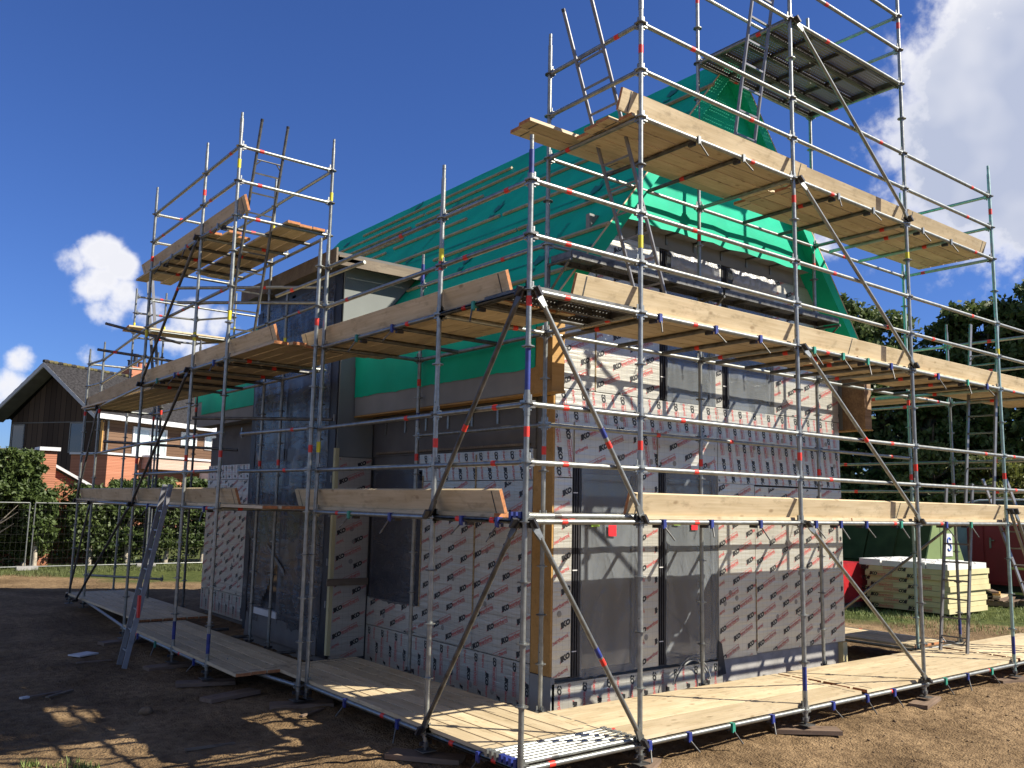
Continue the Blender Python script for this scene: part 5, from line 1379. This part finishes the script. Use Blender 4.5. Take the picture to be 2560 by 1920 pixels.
for k in range(9):
    y = 4.3 + k * .24; P = [Vector((15.9 + .2 * j, y + .1 * math.sin(j * 1.7 + k), lz + .14 + .05 * math.sin(j * 2.3 + k * 2))) for j in range(8)]
    for a, b in zip(P, P[1:]): mb.tube(a, b, .004, DARK, 4, False)
tag(mb.obj('loose_strapping'), 'tangle of black strapping lying over the white foam packs', 'strapping')
# wrapped red pallet
RD = root('wrapped_pallet', (15.9, 7.1, GZ), 'red plastic wrapped brick pallet beside the foam stack', 'pallet')
REDW = mat('red_wrap', (.42, .02, .025), .35, 0, .15, 2, bump=.5)
mb = MB(); mb.box((15.2, 6.45, -.08), (16.3, 7.7, .86), REDW); mb.obj('wrapped_load', RD)
mb = MB()
for y in (6.5, 7.0, 7.5): mb.box((15.2, y, -.22), (16.3, y + .12, -.09), WOODG)
mb.obj('pallet_base', RD); mb = MB(); mb.box((15.185, 6.46, .1), (15.197, 6.62, .8), WH); mb.obj('paper_label', RD)
TVx, TFx = text_tris('wienerberger', .2, 1, .01); mb = MB(); mb.add([Vector((15.19, 7.68 - a, .50 + b)) for a, b in TVx], TFx, WH); TVx, TFx = text_tris('Terca', .1, 1); mb.add([Vector((15.19, 7.0 - a, .22 + b)) for a, b in TVx], TFx, WH); mb.obj('white_lettering', RD)
# green site hut with sloping sides
HT = root('site_hut', (19.4, 8.5, GZ), 'green site hut with sloping dark side and pale green end', 'hut')
DG_ = mat('dark_green_paint', (.030, .048, .018), .7, 0, .15, 3, spec=.1); LG = mat('pale_green_paint', (.15, .21, .08), .6, 0, .08, 2)
prof = [(17.85, GZ), (21.0, GZ), (19.55, 2.35), (19.0, 2.35)]
mb = MB(); mb.prism([(x, 6.02, z) for x, z in prof], (0, 6.0, 0), DG_); mb.obj('body', HT)
mb = MB(); mb.prism([(x, 5.98, z) for x, z in prof], (0, .038, 0), LG); mb.box((19.12, 5.972, GZ), (19.13, 5.98, 2.2), DG_); mb.obj('end_panel', HT)
d = Vector((19.0 - 17.85, 0, 2.35 - GZ)).normalized(); nn = Vector((-d.z, 0, d.x)); X = Matrix((Vector((0, 1, 0)), d, nn)).transposed().to_4x4(); X.translation = Vector((17.85, 0, GZ))
for y in (6.9, 7.75, 9.6, 10.5): mb = MB(); mb.box((y, 1.1, .0), (y + .8, 2.25, .05), DG_, X); mb.obj('hatch', HT)
mb = MB(); mb.box((19.35, 5.955, .98), (19.74, 5.978, 1.58), WH); sg_ = mb.obj('notice', HT)
mb = MB(); Pp = [Vector((19.545 + .09 * math.cos(t) * (1 if s > 0 else 1), 5.95, 1.30 + s * .085 + .085 * math.sin(t))) for s, rng_ in ((1, (20, 270)), (-1, (90, -160))) for t in [R(rng_[0] + (rng_[1] - rng_[0]) * i / 12) for i in range(13)]]
for a, b in zip(Pp, Pp[1:]): mb.tube(a, b, .022, mat('sign_blue', (.02, .10, .45), .5, 0, .02, 3), 6, False)
q = mb.obj('emblem'); q.parent = sg_
# red container
RC = root('site_container', (23, 3.5, GZ), 'dark red site container with a door handle and white roof rail', 'container')
DR_ = mat('dark_red_paint', (.2, .012, .016), .5, 0, .1, 1.5)
mb = MB(); mb.box((22.3, -1.5, .12), (24.6, 6.75, 2.35), DR_); mb.obj('body', RC)
for y0, y1 in ((6.28, 6.70), (3.7, 6.22), (1.2, 3.66)):
    mb = MB(); mb.box((22.27, y0, .2), (22.298, y1, 2.25), DR_)
    dd = mb.obj('door', RC)
    if y0 == 3.7: mb = MB(); mb.box((22.24, 6.05, 1.15), (22.268, 6.10, 1.45), GALV); mb.box((22.20, 5.95, 1.36), (22.24, 6.08, 1.39), GALV); q = mb.obj('handle'); q.parent = dd
mb = MB(); mb.box((22.35, 6.76, .1), (22.5, 7.05, 2.3), mat('blue_grey_metal', (.22, .28, .32), .4, .3, .1, 3)); mb.obj('corner_post', RC)
mb = MB(); Pp = [Vector((22.2, 6.75 - .0, 2.3)), Vector((22.2, 6.6, 2.45)), Vector((22.2, 6.3, 2.52)), Vector((22.2, 5.3, 2.55)), Vector((22.2, 4.3, 2.52)), Vector((22.2, 3.9, 2.3))]
for a, b in zip(Pp, Pp[1:]): mb.tube(a, b, .028, WH, 8, False)
mb.obj('roof_rail', RC); mb = MB(); mb.box((22.4, -1.4, 2.352), (24.5, 6.6, 2.5), DARK); mb.obj('roof', RC)
mb = MB(); mb.box((22.5, -1.2, GZ), (24.4, 6.4, .118), DARK); mb.obj('underframe', RC)
# pallets, trestle and odd timber
for k, (x, y, z, a, lab) in enumerate(((19.9, 4.95, .12, .2, 'grey pallet with loose bricks in front of the red container'), (20.6, 4.1, .12, -.1, 'second pallet carrying pinkish timber near the right frame edge'))):
    pt = root('timber_pallet', (x, y, GZ), lab, 'pallet', None); X = Matrix.Translation((x, y, GZ)) @ Matrix.Rotation(a, 4, 'Z'); mb = MB()
    for i in range(5): mb.box((-.6, -.5 + i * .22, .12), (.6, -.38 + i * .22, .145), SOLE, X)
    for i in (-.55, -.05, .45): mb.box((i, -.5, 0), (i + .1, .5, .119), WOODG, X)
    mb.obj('slats', pt); 
    for j in range(4): mb = MB(); Y = X @ Matrix.Rotation(.2 * j - .2, 4, 'Z'); mb.box((-.5 + .05 * j, -.3 + .1 * j, .147 + .05 * j), (.45, -.12 + .1 * j, .195 + .05 * j), (SOLE, WOOD, WOODO, SOLE)[j], Y); tag(mb.obj('timber_offcut'), '%s offcut heaped on %s' % (ORD[j].replace('outermost', 'lowest'), 'the grey pallet' if k == 0 else 'the right pallet'), 'timber', 'offcuts on the pallets')
TRS = root('trestle', (20.9, 4.6, GZ), 'olive green metal trestle standing on the pallets', 'trestle'); OL = mat('olive_paint', (.22, .24, .06), .6, 0, .1, 4)
for y in (4.2, 5.0): mb = MB(); mb.box((20.88, y - .03, -.05), (20.94, y + .03, .66), OL); mb.obj('leg', TRS)
mb = MB(); mb.box((20.88, 4.17, .661), (20.94, 5.03, .72), OL); mb.box((20.89, 4.23, .0), (20.93, 4.97, .06), OL); mb.obj('rail', TRS)

# ------------------------------------------------------------ small litter
random.seed(11)
for (x, y, L_, a, m, lab) in ((-2.35, 6.1, .45, .5, SOLE, 'splintered lath with a white tip on the shaded sand'), (-2.2, 6.05, .5, .8, WOODG, 'dark lath crossing the white tipped lath'),
                              (-1.35, 8.1, .5, .2, SOLE, 'short board by the foot of the leaning ladder'), (-1.5, 2.9, .5, .1, WOODG, 'half buried dark stick on the shaded sand'),
                              (8.6, -1.2, .5, .1, SOLE, 'thin twig on the sunlit soil at right'), (-.1, 3.6, .5, .6, SOLE, 'short lath under the shaded ledger')):
    mb = MB(); X = Matrix.Translation((x, y, gz(x, y) + .005)) @ Matrix.Rotation(a, 4, 'Z') @ Matrix.Rotation(.04, 4, 'Y'); mb.box((-L_ / 2, -.02, 0), (L_ / 2, .02, .018), m, X)
    if 'tip' in lab and 'splintered' in lab: mb.box((-L_ / 2 - .1, -.025, 0), (-L_ / 2 - .001, .025, .022), WH, X)
    tag(mb.obj('timber_lath'), lab, 'timber')
mb = MB(); X = Matrix.Translation((-1.35, 8.75, gz(-1.35, 8.75) + .03)) @ Matrix.Rotation(.5, 4, 'Z'); mb.box((-.17, -.12, 0), (.17, .12, .02), WH, X); tag(mb.obj('paper_sheet'), 'pale sheet lying beside the foot of the tower', 'paper')
rng = np.random.default_rng(4)


def pebble(mb, x, y, r, m):
    z = gz(x, y); n, k = 6, 4; V = []; sx, sy, sz = rng.uniform(.6, 1.3, 3)
    for i in range(k + 1):
        for j in range(n): t = math.pi * i / k; p = 2 * math.pi * j / n; V.append((x + r * sx * math.sin(t) * math.cos(p), y + r * sy * math.sin(t) * math.sin(p), z + r * .3 + r * .6 * sz * math.cos(t)))
    mb.add(V, [(i * n + j, i * n + (j + 1) % n, (i + 1) * n + (j + 1) % n, (i + 1) * n + j) for i in range(k) for j in range(n)], m, True)
CLOD = mat('soil_clod', (.19, .125, .065), .95, 0, .3, 14, bump=.5)
mb = MB()
for k in range(1100):
    x = rng.uniform(-4, 9); y = rng.uniform(-3.3, 6) if x < -.4 else rng.uniform(-3.6, -.1); pebble(mb, x, y, abs(rng.normal()) * .008 + .003, CLOD)
tag(mb.obj('soil_clods'), 'small clods and crumbs scattered over the sand', 'soil', None, 'stuff')
mb = MB(); pebble(mb, -1.62, 4.6, .07, CLOD); tag(mb.obj('stone'), 'lone yellowish lump on the shaded sand', 'stone')
